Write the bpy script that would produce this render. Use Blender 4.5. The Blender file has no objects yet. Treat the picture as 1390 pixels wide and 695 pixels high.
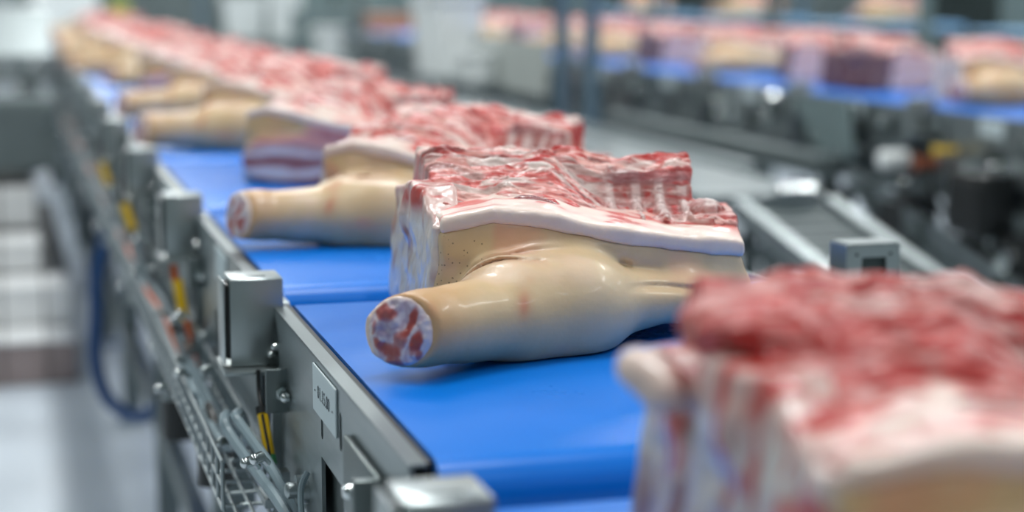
import bpy, bmesh, math, random
import numpy as np
from mathutils import Vector, Matrix
C = bpy.context.scene.collection
SC = bpy.context.scene
BZ = 0.95                       # belt height above the floor
YAW = math.radians(15.67)

# ---------------------------------------------------------------- camera
cd = bpy.data.cameras.new('camera'); cam = bpy.data.objects.new('camera', cd); C.objects.link(cam)
cam.location = (0, 0, BZ + 0.37)
cam.rotation_euler = (math.radians(90 - 8.53), 0, -YAW)
cd.sensor_width = 36; cd.lens = 63.45; cd.clip_start = 0.05; cd.clip_end = 100
cd.dof.use_dof = True; cd.dof.focus_distance = 1.84; cd.dof.aperture_fstop = 2.3; cd.dof.aperture_blades = 0
SC.camera = cam
# ---------------------------------------------------------------- world, hall lamps, exposure
w = bpy.data.worlds.new('world'); SC.world = w; w.use_nodes = True
w.node_tree.nodes['Background'].inputs[0].default_value = (0.75, 0.82, 0.85, 1)
w.node_tree.nodes['Background'].inputs[1].default_value = 0.3
LAMP_W = 43
for ly in range(9):
    for lx, k in ((-2.6, 0.7), (0.75, 1.25), (4.4, 1.3), (8.4, 0.7)):
        ld = bpy.data.lights.new('hall_lamp', 'AREA'); ld.shape = 'RECTANGLE'; ld.size = 0.26; ld.size_y = 1.5
        ld.energy = LAMP_W*k*(0.45 if ly == 0 else 1.0); ld.color = (0.97, 1.0, 0.99)
        lo = bpy.data.objects.new('hall_lamp', ld); C.objects.link(lo); lo.location = (lx, -1.2 + 3.1 * ly, 4.35)
SC.view_settings.view_transform = 'Standard'; SC.view_settings.look = 'None'
SC.view_settings.gamma = 1; SC.view_settings.use_curve_mapping = False
SC.view_settings.exposure = 0.15

# ---------------------------------------------------------------- helpers
class MB:
    """collects simple shapes, links them as one mesh object"""
    def __init__(s): s.bm = bmesh.new()
    def box(s, x0, x1, y0, y1, z0, z1, bev=0, rot=None, seg=2):
        r = bmesh.ops.create_cube(s.bm, size=1.0); v = r['verts']
        M = Matrix.Translation(((x0+x1)/2, (y0+y1)/2, (z0+z1)/2)) @ (rot or Matrix.Identity(4)) @ Matrix.Diagonal((abs(x1-x0), abs(y1-y0), abs(z1-z0), 1))
        bmesh.ops.transform(s.bm, matrix=M, verts=v)
        if bev:
            ed = list({e for q in v for e in q.link_edges})
            bmesh.ops.bevel(s.bm, geom=ed, offset=bev, segments=seg, profile=0.5, affect='EDGES')
        return s
    def cyl(s, a, b, r, r2=None, n=12):
        a, b = Vector(a), Vector(b); d = b - a
        M = Matrix.Translation((a+b)/2) @ d.to_track_quat('Z', 'Y').to_matrix().to_4x4()
        bmesh.ops.create_cone(s.bm, cap_ends=True, segments=n, radius1=r, radius2=r if r2 is None else r2, depth=d.length, matrix=M)
        return s
    def ball(s, c, r, u=12, v=8, scale=(1, 1, 1)):
        bmesh.ops.create_uvsphere(s.bm, u_segments=u, v_segments=v, radius=r, matrix=Matrix.Translation(c) @ Matrix.Diagonal((*scale, 1)))
        return s
    def tube(s, pts, r, n=8, smooth=6):
        P = spline([Vector(p) for p in pts], smooth); bm = s.bm; prev = None; first = None; up = Vector((0.13, 0.31, 0.94)).normalized()
        for i, p in enumerate(P):
            t = (P[min(i+1, len(P)-1)] - P[max(i-1, 0)]).normalized()
            a = t.cross(up)
            a = a.normalized() if a.length > 1e-4 else t.orthogonal().normalized()
            b = t.cross(a); up = a.cross(t)
            ring = [bm.verts.new(p + (a*math.cos(k*2*math.pi/n) + b*math.sin(k*2*math.pi/n))*r) for k in range(n)]
            if prev:
                for k in range(n): bm.faces.new((prev[k], prev[(k+1) % n], ring[(k+1) % n], ring[k]))
            else: bm.faces.new(ring[::-1])
            prev = ring
        bm.faces.new(prev)
        return s
    def prism(s, outline, holes, axis, a, b):
        """outline and holes: 2D loops; the sheet lies across `axis` from a to b"""
        bm2 = bmesh.new(); edges = []
        def P(u, v, q): return {'X': (q, u, v), 'Y': (u, q, v), 'Z': (u, v, q)}[axis]
        for loop in [outline] + holes:
            vs = [bm2.verts.new(P(u, v, a)) for u, v in loop]
            edges += [bm2.edges.new((vs[i], vs[(i+1) % len(vs)])) for i in range(len(vs))]
        bmesh.ops.triangle_fill(bm2, use_beauty=True, use_dissolve=False, edges=edges)
        r = bmesh.ops.extrude_face_region(bm2, geom=bm2.faces[:])
        d = {'X': (b-a, 0, 0), 'Y': (0, b-a, 0), 'Z': (0, 0, b-a)}[axis]
        bmesh.ops.translate(bm2, vec=d, verts=[q for q in r['geom'] if isinstance(q, bmesh.types.BMVert)])
        bmesh.ops.recalc_face_normals(bm2, faces=bm2.faces[:])
        me = bpy.data.meshes.new('tmp'); bm2.to_mesh(me); bm2.free(); s.bm.from_mesh(me); bpy.data.meshes.remove(me)
        return s
    def build(s, name, m, parent=None, smooth=False, off=(0, 0, 0)):
        bmesh.ops.recalc_face_normals(s.bm, faces=s.bm.faces[:])
        if any(off): bmesh.ops.translate(s.bm, vec=off, verts=s.bm.verts[:])
        me = bpy.data.meshes.new(name); s.bm.to_mesh(me); s.bm.free()
        me.materials.append(m)
        if smooth:
            me.polygons.foreach_set('use_smooth', np.ones(len(me.polygons), bool))
            try: me.set_sharp_from_angle(angle=math.radians(38))
            except Exception: pass
        o = bpy.data.objects.new(name, me); C.objects.link(o)
        if parent: o.parent = parent
        return o
def spline(P, k):
    if k <= 1 or len(P) < 3: return P
    out = []
    for i in range(len(P)-1):
        p0, p1, p2, p3 = P[max(i-1, 0)], P[i], P[i+1], P[min(i+2, len(P)-1)]
        for j in range(k):
            t = j/k
            out.append(0.5*((2*p1) + (p2-p0)*t + (2*p0-5*p1+4*p2-p3)*t*t + (3*p1-p0-3*p2+p3)*t**3))
    return out + [P[-1]]
def tag(o, label, cat, group=None, kind=None):
    o['label'] = label; o['category'] = cat
    if group: o['group'] = group
    if kind: o['kind'] = kind
    return o
def thing(name, label, cat, loc, rz=0, group=None):
    o = bpy.data.objects.new(name, None); C.objects.link(o); o.location = loc; o.rotation_euler = (0, 0, rz)
    o.empty_display_size = 0.05
    return tag(o, label, cat, group)
def struct(o): o['kind'] = 'structure'; return o
KIDS = {}
def copy_tree(o, parent=None):
    c = o.copy(); C.objects.link(c)
    if parent: c.parent = parent
    for ch in (KIDS.get(o.name) or list(o.children)): copy_tree(ch, c)
    return c
def place(src, loc, rz, label, scale=1.0, group=None):
    o = copy_tree(src); o.location = loc; o.rotation_euler = (0, 0, rz); o.scale = (scale,)*3 if not isinstance(scale, tuple) else scale
    o['label'] = label
    if group: o['group'] = group
    return o

# ---------------------------------------------------------------- materials
def srgb(r, g, b):
    f = lambda c: ((c/255 + 0.055)/1.055)**2.4 if c > 10 else c/255/12.92
    return (f(r), f(g), f(b), 1)
def mat(name, col, rough=0.5, metal=0.0, var=0.0, scale=8.0, bump=0.0, bscale=60.0, coat=0.0, stretch=(1, 1, 1), rvar=0.0, spec=0.5):
    m = bpy.data.materials.new(name); m.use_nodes = True; nt = m.node_tree; b = nt.nodes['Principled BSDF']
    b.inputs['Base Color'].default_value = col; b.inputs['Roughness'].default_value = rough; b.inputs['Metallic'].default_value = metal
    b.inputs['Coat Weight'].default_value = coat; b.inputs['Specular IOR Level'].default_value = spec
    tc = nt.nodes.new('ShaderNodeTexCoord'); mp = nt.nodes.new('ShaderNodeMapping'); mp.inputs['Scale'].default_value = stretch
    nt.links.new(tc.outputs['Object'], mp.inputs[0])
    if var or rvar:
        n = nt.nodes.new('ShaderNodeTexNoise'); n.inputs['Scale'].default_value = scale; n.inputs['Detail'].default_value = 5
        nt.links.new(mp.outputs[0], n.inputs['Vector'])
        if var:
            mx = nt.nodes.new('ShaderNodeMix'); mx.data_type = 'RGBA'
            mx.inputs['A'].default_value = tuple(c*(1-var) for c in col[:3]) + (1,); mx.inputs['B'].default_value = tuple(min(1, c*(1+var)) for c in col[:3]) + (1,)
            nt.links.new(n.outputs['Fac'], mx.inputs['Factor']); nt.links.new(mx.outputs['Result'], b.inputs['Base Color'])
        if rvar:
            mr = nt.nodes.new('ShaderNodeMapRange'); mr.inputs['From Min'].default_value = 0.3; mr.inputs['From Max'].default_value = 0.7
            mr.inputs['To Min'].default_value = max(0.03, rough-rvar); mr.inputs['To Max'].default_value = min(1, rough+rvar)
            nt.links.new(n.outputs['Fac'], mr.inputs['Value']); nt.links.new(mr.outputs['Result'], b.inputs['Roughness'])
    if bump:
        n2 = nt.nodes.new('ShaderNodeTexNoise'); n2.inputs['Scale'].default_value = bscale; n2.inputs['Detail'].default_value = 4
        nt.links.new(mp.outputs[0], n2.inputs['Vector'])
        bp = nt.nodes.new('ShaderNodeBump'); bp.inputs['Strength'].default_value = bump; bp.inputs['Distance'].default_value = 0.004
        nt.links.new(n2.outputs['Fac'], bp.inputs['Height']); nt.links.new(bp.outputs[0], b.inputs['Normal'])
    return m
M = {}
M['steel'] = mat('brushed_steel', srgb(150, 159, 161), 0.34, 0.85, 0.10, 5, 0.05, 220, stretch=(1, 1, 14), rvar=0.06)
M['satin'] = mat('satin_steel', srgb(172, 180, 181), 0.33, 0.9, 0.06, 6, rvar=0.06)
M['shiny'] = mat('polished_steel', srgb(215, 220, 220), 0.13, 1.0)
M['dark_steel'] = mat('dull_steel', srgb(112, 122, 123), 0.45, 0.6, 0.15, 4, rvar=0.08)
M['deep_steel'] = mat('dark_machine_steel', srgb(74, 84, 84), 0.5, 0.5, 0.2, 4)
M['blue'] = mat('blue_belt', srgb(0, 123, 228), 0.32, 0.0, 0.05, 7, 0.02, 300, rvar=0.06, spec=0.3)
M['black'] = mat('black_rubber', srgb(18, 19, 20), 0.45)
M['black_plastic'] = mat('black_plastic', srgb(28, 30, 31), 0.4)
M['yellow'] = mat('yellow_sleeve', srgb(226, 184, 20), 0.4)
M['orange'] = mat('orange_cable', srgb(226, 106, 30), 0.45)
M['grey_cable'] = mat('grey_cable', srgb(138, 156, 164), 0.42)
M['blue_hose'] = mat('blue_hose', srgb(26, 72, 126), 0.4)
M['green'] = mat('green_tip', srgb(70, 160, 100), 0.5)
M['label'] = mat('label_white', srgb(206, 220, 224), 0.5, var=0.03)
M['ink'] = mat('label_ink', srgb(60, 72, 82), 0.6)
M['white'] = mat('white_plastic', srgb(236, 240, 240), 0.45, var=0.03)
M['floor'] = mat('wet_concrete', srgb(204, 213, 222), 0.40, 0.0, 0.10, 3.0, 0.1, 30, rvar=0.15)
M['tile'] = mat('pale_tile', srgb(232, 233, 233), 0.4, var=0.05)
M['riser'] = mat('reddish_grey_riser', srgb(158, 142, 140), 0.5, var=0.12, scale=12)
M['grout'] = mat('grout', srgb(108, 110, 110), 0.8)
M['wall'] = mat('wall_panel', srgb(150, 163, 163), 0.6, var=0.05, scale=1.5)
M['ceiling'] = mat('ceiling_panel', srgb(140, 148, 148), 0.7)
M['teal'] = mat('grey_green_cabinet', srgb(118, 136, 138), 0.45, 0.25, 0.08, 3)
M['bluegrey'] = mat('blue_grey_post', srgb(104, 128, 146), 0.4, 0.3, 0.06, 3)
M['brown'] = mat('rust_brown', srgb(142, 78, 52), 0.55, var=0.15)
M['paleblue'] = mat('pale_blue_belt', srgb(132, 182, 226), 0.4, var=0.06)
M['mesh_belt'] = mat('dark_grey_belt', srgb(78, 88, 90), 0.5, 0.3, 0.15, 10)
M['lime'] = mat('yellow_green_plastic', srgb(170, 178, 60), 0.5)
M['navy'] = mat('navy_plastic', srgb(38, 58, 92), 0.5)

def flesh(name, rough=0.38, coat=0.25, bump=0.25, bscale=90, nvar=0.12, nscale=60, stretch=(1, 1, 1), specks=False, sss=0.0, strands=False):
    """colour comes from the 'Col' attribute (the tissue's own colour), finer grain from noise"""
    m = bpy.data.materials.new(name); m.use_nodes = True; nt = m.node_tree; b = nt.nodes['Principled BSDF']
    at = nt.nodes.new('ShaderNodeAttribute'); at.attribute_name = 'Col'
    tc = nt.nodes.new('ShaderNodeTexCoord'); mp = nt.nodes.new('ShaderNodeMapping'); mp.inputs['Scale'].default_value = stretch
    nt.links.new(tc.outputs['Object'], mp.inputs[0])
    n = nt.nodes.new('ShaderNodeTexNoise'); n.inputs['Scale'].default_value = nscale; n.inputs['Detail'].default_value = 6; n.inputs['Roughness'].default_value = 0.6
    nt.links.new(mp.outputs[0], n.inputs['Vector'])
    mr = nt.nodes.new('ShaderNodeMapRange'); mr.inputs['From Min'].default_value = 0.3; mr.inputs['From Max'].default_value = 0.7
    mr.inputs['To Min'].default_value = 1-nvar; mr.inputs['To Max'].default_value = 1+nvar
    nt.links.new(n.outputs['Fac'], mr.inputs['Value'])
    vm = nt.nodes.new('ShaderNodeVectorMath'); vm.operation = 'SCALE'
    nt.links.new(at.outputs['Color'], vm.inputs[0]); nt.links.new(mr.outputs['Result'], vm.inputs['Scale'])
    last = vm.outputs[0]
    if strands:  # pale strands and blood-red flecks, drawn out along the grain
        for sc_, th, colr, amt in ((150, 0.60, srgb(240, 222, 214), 0.5), (90, 0.60, srgb(186, 36, 34), 0.7), (200, 0.61, srgb(120, 44, 42), 0.55)):
            q = nt.nodes.new('ShaderNodeTexNoise'); q.inputs['Scale'].default_value = sc_; q.inputs['Detail'].default_value = 4; q.inputs['Distortion'].default_value = 0.6
            nt.links.new(mp.outputs[0], q.inputs['Vector'])
            r2 = nt.nodes.new('ShaderNodeMapRange'); r2.inputs['From Min'].default_value = th-0.02; r2.inputs['From Max'].default_value = th+0.05; r2.inputs['To Max'].default_value = amt
            nt.links.new(q.outputs['Fac'], r2.inputs['Value'])
            mx = nt.nodes.new('ShaderNodeMix'); mx.data_type = 'RGBA'; nt.links.new(r2.outputs['Result'], mx.inputs['Factor']); nt.links.new(last, mx.inputs['A']); mx.inputs['B'].default_value = colr
            last = mx.outputs['Result']
    if specks:   # singed bristle stubs where the attribute's alpha says so
        v = nt.nodes.new('ShaderNodeTexVoronoi'); v.inputs['Scale'].default_value = 260
        nt.links.new(tc.outputs['Object'], v.inputs['Vector'])
        lt = nt.nodes.new('ShaderNodeMath'); lt.operation = 'LESS_THAN'; lt.inputs[1].default_value = 0.26
        nt.links.new(v.outputs['Distance'], lt.inputs[0])
        sep = nt.nodes.new('ShaderNodeSeparateColor'); nt.links.new(v.outputs['Color'], sep.inputs[0])
        g2 = nt.nodes.new('ShaderNodeMath'); g2.operation = 'LESS_THAN'; nt.links.new(sep.outputs[0], g2.inputs[0]); nt.links.new(at.outputs['Alpha'], g2.inputs[1])
        mu = nt.nodes.new('ShaderNodeMath'); mu.operation = 'MULTIPLY'; nt.links.new(lt.outputs[0], mu.inputs[0]); nt.links.new(g2.outputs[0], mu.inputs[1])
        mu2 = nt.nodes.new('ShaderNodeMath'); mu2.operation = 'MULTIPLY'; mu2.inputs[1].default_value = 0.6; nt.links.new(mu.outputs[0], mu2.inputs[0])
        mx = nt.nodes.new('ShaderNodeMix'); mx.data_type = 'RGBA'; nt.links.new(mu2.outputs[0], mx.inputs['Factor']); nt.links.new(last, mx.inputs['A']); mx.inputs['B'].default_value = srgb(96, 66, 48)
        last = mx.outputs['Result']
    nt.links.new(last, b.inputs['Base Color'])
    b.inputs['Roughness'].default_value = rough; b.inputs['Coat Weight'].default_value = coat; b.inputs['Coat Roughness'].default_value = 0.12
    if sss:
        b.inputs['Subsurface Weight'].default_value = sss; b.inputs['Subsurface Radius'].default_value = (1.0, 0.4, 0.25); b.inputs['Subsurface Scale'].default_value = 0.006
    if bump:
        bp = nt.nodes.new('ShaderNodeBump'); bp.inputs['Strength'].default_value = bump; bp.inputs['Distance'].default_value = 0.003
        n2 = nt.nodes.new('ShaderNodeTexNoise'); n2.inputs['Scale'].default_value = bscale; n2.inputs['Detail'].default_value = 5
        nt.links.new(mp.outputs[0], n2.inputs['Vector']); nt.links.new(n2.outputs['Fac'], bp.inputs['Height']); nt.links.new(bp.outputs[0], b.inputs['Normal'])
    return m
M['skin'] = flesh('pork_skin', 0.42, 0.12, 0.10, 140, 0.05, 25, specks=True, sss=0.12)
M['fat'] = flesh('pork_fat', 0.36, 0.15, 0.12, 60, 0.03, 60, sss=0.12)
M['meat'] = flesh('red_meat', 0.36, 0.15, 0.7, 150, 0.18, 110, stretch=(0.26, 1.2, 1.2), strands=True)
M['cut'] = flesh('membrane_cut', 0.30, 0.35, 0.30, 110, 0.08, 90)

# ---------------------------------------------------------------- numpy noise, distance fields, surface nets
_rs = np.random.RandomState(7); _TAB = _rs.rand(64, 64, 64).astype(np.float32)
def vnoise(x, y, z, seed=0):
    x = x + seed*7.31; y = y + seed*3.77; z = z + seed*5.13
    xi, yi, zi = np.floor(x).astype(np.int32), np.floor(y).astype(np.int32), np.floor(z).astype(np.int32)
    fx, fy, fz = x-xi, y-yi, z-zi
    fx = fx*fx*(3-2*fx); fy = fy*fy*(3-2*fy); fz = fz*fz*(3-2*fz)
    def g(a, b, c): return _TAB[(xi+a) & 63, (yi+b) & 63, (zi+c) & 63]
    def l(a, b, t): return a + (b-a)*t
    return l(l(l(g(0,0,0), g(1,0,0), fx), l(g(0,1,0), g(1,1,0), fx), fy), l(l(g(0,0,1), g(1,0,1), fx), l(g(0,1,1), g(1,1,1), fx), fy), fz)
def fnoise(x, y, z, seed=0, oct=3):
    s = 0; a = 0.5; t = 0
    for i in range(oct):
        s = s + a*vnoise(x*2**i, y*2**i, z*2**i, seed+i*11); t += a; a *= 0.5
    return s/t
def smin(a, b, k):
    h = np.clip(0.5 + 0.5*(b-a)/k, 0, 1); return b + (a-b)*h - k*h*(1-h)
def smax(a, b, k): return -smin(-a, -b, k)
def sstep(a, b, x):
    t = np.clip((x-a)/(b-a), 0, 1); return t*t*(3-2*t)
def cone(p, a, b, ra, rb):
    ax, ay, az = a; bx, by, bz = b; d = np.array([bx-ax, by-ay, bz-az]); L2 = d @ d
    t = np.clip(((p[0]-ax)*d[0] + (p[1]-ay)*d[1] + (p[2]-az)*d[2])/L2, 0, 1)
    return np.sqrt((p[0]-ax-d[0]*t)**2 + (p[1]-ay-d[1]*t)**2 + (p[2]-az-d[2]*t)**2) - (ra + (rb-ra)*t)
def ell(p, c, r):
    q = np.sqrt(((p[0]-c[0])/r[0])**2 + ((p[1]-c[1])/r[1])**2 + ((p[2]-c[2])/r[2])**2); return (q-1)*min(r)
def grid(lo, hi, h):
    ax = [np.arange(lo[i], hi[i]+h, h, dtype=np.float32) for i in range(3)]
    return np.meshgrid(*ax, indexing='ij'), h
def nets(vol, lo, h):
    nx, ny, nz = vol.shape; neg = vol < 0
    cnt = np.zeros((nx-1, ny-1, nz-1), np.int8)
    for a in (0, 1):
        for b in (0, 1):
            for c in (0, 1): cnt += neg[a:nx-1+a, b:ny-1+b, c:nz-1+c]
    act = (cnt > 0) & (cnt < 8); I, J, K = np.nonzero(act); n = len(I)
    idx = -np.ones(act.shape, np.int64); idx[I, J, K] = np.arange(n)
    acc = np.zeros((n, 3)); num = np.zeros(n)
    cor = [(a, b, c) for a in (0, 1) for b in (0, 1) for c in (0, 1)]
    for p in cor:
        for ax in range(3):
            if p[ax]: continue
            q = list(p); q[ax] = 1
            v0 = vol[I+p[0], J+p[1], K+p[2]].astype(float); v1 = vol[I+q[0], J+q[1], K+q[2]].astype(float)
            m = (v0 < 0) != (v1 < 0); t = np.where(m, v0/np.where(m, v0-v1, 1), 0)
            for k in range(3): acc[:, k] += np.where(m, p[k] + (t if k == ax else 0), 0)
            num += m
    V = (np.stack([I, J, K], 1) + acc/num[:, None])*h + np.array(lo)
    F = []
    for ax in range(3):
        sl0 = [slice(None)]*3; sl1 = [slice(None)]*3; sl0[ax] = slice(0, -1); sl1[ax] = slice(1, None)
        ch = neg[tuple(sl0)] != neg[tuple(sl1)]; E_ = list(np.nonzero(ch)); o = [k for k in range(3) if k != ax]
        ok = np.ones(len(E_[0]), bool)
        for k in o: ok &= (E_[k] > 0) & (E_[k] < vol.shape[k]-1)
        E_ = [e[ok] for e in E_]
        def cell(du, dv):
            e = [q.copy() for q in E_]; e[o[0]] += du; e[o[1]] += dv; return idx[e[0], e[1], e[2]]
        q = np.stack([cell(-1, -1), cell(0, -1), cell(0, 0), cell(-1, 0)], 1)
        fl = neg[E_[0], E_[1], E_[2]]
        if ax == 1: fl = ~fl
        q[~fl] = q[~fl][:, ::-1]; F.append(q)
    return V, np.concatenate(F)
def np_mesh(name, V, F, col, m, parent):
    me = bpy.data.meshes.new(name); nv, nf = len(V), len(F)
    me.vertices.add(nv); me.vertices.foreach_set('co', V.astype(np.float32).ravel())
    me.loops.add(nf*4); me.loops.foreach_set('vertex_index', F.astype(np.int32).ravel())
    me.polygons.add(nf); me.polygons.foreach_set('loop_start', np.arange(0, nf*4, 4, dtype=np.int32))
    me.polygons.foreach_set('use_smooth', np.ones(nf, bool)); me.update(calc_edges=True)
    a = me.attributes.new('Col', 'FLOAT_COLOR', 'POINT'); a.data.foreach_set('color', col.astype(np.float32).ravel())
    me.materials.append(m); o = bpy.data.objects.new(name, me); C.objects.link(o); o.parent = parent
    return o
def blend(c, k, col, alpha=None):
    col = np.array(srgb(*col)); k = np.clip(k, 0, 1)[:, None]
    c[:, :3] = c[:, :3]*(1-k) + col[:3]*k
    return c
def base(n, col, a=0.0):
    c = np.empty((n, 4)); c[:] = srgb(*col); c[:, 3] = a; return c

# ---------------------------------------------------------------- the pork shoulder, built in its own frame: r across, d away, z up
def itp(r, xs, ys): return np.interp(r, xs, ys).astype(np.float32)
RX = [-0.12, -0.077, -0.019, 0.049, 0.127, 0.247]
def make_shoulder(seed, h, chop=None, knob=False, hock=True, pale=False):
    root = bpy.data.objects.new('pork_shoulder', None); C.objects.link(root); root.empty_display_size = 0.05
    root['category'] = 'meat'
    def df(r): return itp(r, RX, [-0.06, -0.077, -0.075, -0.066, -0.039, 0.029])      # front edge of the rind
    def zf(r): return itp(r, RX, [0.120, 0.119, 0.132, 0.121, 0.102, 0.080])          # lower edge of the fat rim
    left = lambda r, d, z: -0.0926 - 0.19*d - r + 0.10*(z-0.06)                        # > 0 outside the left cut
    def chopped(s, p, k=0.006):
        if chop is None: return s
        (cx, cy, cz), (nx, ny, nz) = chop
        return smax(s, (p[0]-cx)*nx + (p[1]-cy)*ny + (p[2]-cz)*nz, k)
    tc = np.array([-0.104, -0.229, 0.047]); tn = np.array([-0.36, -0.92, 0.10]); tn /= np.linalg.norm(tn)
    # ---- rind and shank
    lo, hi = (-0.17, -0.29, -0.012), (0.285, 0.27, 0.175)
    p, hh = grid(lo, hi, h); r, d, z = p
    wob = 0.010*(fnoise(r*14, d*14, z*14, seed, 2)-0.5)
    q = d - df(r)
    lift = 0.0 + 0.034*sstep(0.06, 0.24, r)*sstep(0.22, 0.02, d)
    rec = 0.003 + 0.011*sstep(0.0, 0.08, r)
    body = smax(smax(rec - q, d-0.235, 0.03), smax(z - zf(r) + 0.003, lift + 0.002 - z, 0.012), 0.016)
    body = smax(body, r-0.245, 0.03)
    slab_b = zf(r) - 0.030 + 0.014*sstep(-0.04, 0.02, r) - 0.006*sstep(0.1, 0.2, r)
    slab = smax(smax(0.001 - q, q-0.22, 0.02), smax(z - zf(r) - 0.0015, slab_b - z, 0.006), 0.010)
    slab = smax(slab, smax(r-0.25, d-0.235, 0.02), 0.01)
    leg = cone(p, (0.0, -0.125, 0.043), (0.070, -0.074, 0.043), 0.042, 0.041)
    leg = smin(leg, cone(p, (0.070, -0.074, 0.043), (0.18, -0.014, 0.042), 0.041, 0.022), 0.03)
    leg = smin(leg, cone(p, (0.18, -0.014, 0.040), (0.245, 0.045, 0.042), 0.020, 0.013), 0.02)
    sk = 0.026 + 0.034*sstep(0.08, -0.03, r)
    block = smin(smin(body, slab, 0.010), leg, sk)
    block = smax(block, left(r, d, z) + 0.002*np.sin(z*90), 0.008)
    if hock:
        hk = cone(p, (-0.140, -0.262, 0.049), (-0.085, -0.210, 0.047), 0.034, 0.035)
        hk = smin(hk, cone(p, (-0.085, -0.210, 0.047), (0.0, -0.125, 0.044), 0.0345, 0.044), 0.01)
        hk = smin(hk, cone(p, (0.0, -0.125, 0.044), (0.06, -0.080, 0.042), 0.043, 0.040), 0.01)
        cutp = (r-tc[0])*tn[0] + (d-tc[1])*tn[1] + (z-tc[2])*tn[2]
        hk = smax(hk, cutp - 0.001, 0.004)
        block = smin(block, hk, 0.016 + 0.030*sstep(-0.16, -0.11, d))
    s = block + wob*0.5
    # folds of loose skin where the shank leaves the flank
    def folds(r, d, z):
        q_ = (r, d, z)
        lg = np.minimum(cone(q_, (0.0, -0.125, 0.043), (0.070, -0.072, 0.045), 0.042, 0.042), cone(q_, (-0.085, -0.210, 0.047), (0.0, -0.125, 0.044), 0.0345, 0.044))
        wv = lg + 0.05*(r+0.045) + 0.007*(fnoise(r*16, d*16, z*16, seed+3, 2)-0.5)
        msk = np.exp(-((lg-0.010)/0.014)**2)*sstep(-0.088, -0.07, r)*sstep(0.07, 0.0, r)*sstep(0.05, 0.065, z)*sstep(-0.14, -0.10, d)
        return msk, np.sin(wv*2*math.pi/0.0105)
    msk, wv = folds(r, d, z)
    s = s + 0.0026*msk*wv
    # a crease at the far end of the forearm
    s = s + 0.004*np.exp(-((z-0.060+0.15*(r-0.15))/0.0035)**2)*sstep(0.11, 0.15, r)*sstep(0.05, 0.0, d)
    s = smax(s, -z, 0.006); s = chopped(s, p)
    V, F = nets(s, lo, h); r, d, z = V.T
    n = fnoise(r*22, d*22, z*22, seed+5, 3); n2 = fnoise(r*9, d*9, z*9, seed+8, 2)
    c = base(len(V), (226, 186, 168) if pale else (221, 190, 146)); blend(c, sstep(0.45, 0.75, n), (228, 196, 164)); blend(c, sstep(0.5, 0.75, n2)*0.6, (204, 162, 112)); blend(c, sstep(-0.07, -0.11, r)*sstep(0.055, 0.075, z)*0.6, (190, 138, 92))
    blend(c, sstep(0.60, 0.72, fnoise(r*16, d*16, z*16, seed+13, 3))*0.45, (226, 150, 124))
    blend(c, 0.55*sstep(-0.02, -0.07, r)*sstep(-0.10, -0.14, d), (206, 152, 100)); blend(c, 0.35*sstep(0.045, 0.10, r), (232, 212, 184)); fold, fw = folds(r, d, z); blend(c, fold*0.55, (236, 206, 190)); blend(c, fold*sstep(0.3, 1.0, fw)*0.5, (206, 150, 122))
    blend(c, np.exp(-(((r-0.012)/0.006)**2 + ((z-0.062)/0.012)**2))*(d < -0.1)*0.55, (214, 96, 76))
    if chop is not None:
        (cx, cy, cz), (nx, ny, nz) = chop
        k = sstep(-0.004, -0.0015, (r-cx)*nx + (d-cy)*ny + (z-cz)*nz)
        zz = z + 0.030*(fnoise(r*14, d*14, z*20, seed+91, 2)-0.5); band = np.sin(zz*2*math.pi/0.034 + 7*(n2-0.5))
        cc = base(len(V), (214, 160, 152)); blend(cc, sstep(0.0, 0.5, band), (150, 88, 92)); blend(cc, sstep(0.3, 0.8, -band), (226, 216, 218))
        blend(cc, sstep(0.066, 0.074, zz), (224, 158, 152)); blend(cc, sstep(0.5, 0.7, n)*sstep(0.07, 0.085, zz), (208, 108, 104)); blend(cc, np.exp(-((zz-0.068)/0.003)**2)*0.7, (236, 220, 216))
        if pale: blend(cc, np.ones(len(V))*0.75, (238, 204, 198)); blend(cc, sstep(0.5, 0.62, n2)*0.8, (244, 234, 232))
        c = c*(1-k[:, None]) + cc*k[:, None]
    c[:, 3] = np.exp(-(((r+0.066)/0.022)**2 + ((z-0.090)/0.03)**2))*0.7*sstep(-0.115, -0.090, d)*sstep(-0.04, -0.06, d)
    np_mesh('rind', V, F, c, M['skin'], root)
    # ---- rim of white fat under the cut top
    lo, hi = (-0.125, -0.10, 0.06), (0.275, 0.20, 0.175); hf = max(h, 0.0022)
    p, hh = grid(lo, hi, hf); r, d, z = p; q = d - df(r)
    zt = itp(r, RX, [0.137, 0.134, 0.149, 0.141, 0.120, 0.104]) + 0.002*np.sin(r*60)
    front = zf(r) + 0.011 + 0.4*(zt - zf(r) - 0.007)
    top = front + (zt-front)*sstep(0.0, 0.05, q)
    wob = 0.005*(fnoise(r*30, d*30, z*30, seed+21, 3)-0.5)
    s = smax(smax(-0.0015 - q, q-0.15, 0.01), smax(z-top, zf(r)-0.001-z, 0.004), 0.006)
    s = smax(s, smax(r-0.2525, left(r, d, z) - 0.001, 0.004), 0.006) + wob; s = chopped(s, p)
    V, F = nets(s, lo, hf); r, d, z = V.T; q = d - df(r)
    c = base(len(V), (238, 216, 204)); n = fnoise(r*25, d*40, z*25, seed+23, 3)
    blend(c, sstep(0.004, 0.03, q)*sstep(0.35, 0.6, n)*0.8, (240, 190, 182)); blend(c, sstep(0.025, 0.05, q)*sstep(0.5, 0.62, n), (216, 92, 84))
    blend(c, np.exp(-((q-0.018-0.02*(r+0.08))/0.004)**2)*sstep(0.0, -0.03, r)*0.8, (212, 70, 66)); blend(c, sstep(0.57, 0.66, n)*sstep(-0.02, 0.02, r)*sstep(0.16, 0.1, r)*sstep(0.012, 0.02, q), (206, 66, 60))
    np_mesh('fat_rim', V, F, c, M['fat'], root)
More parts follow.
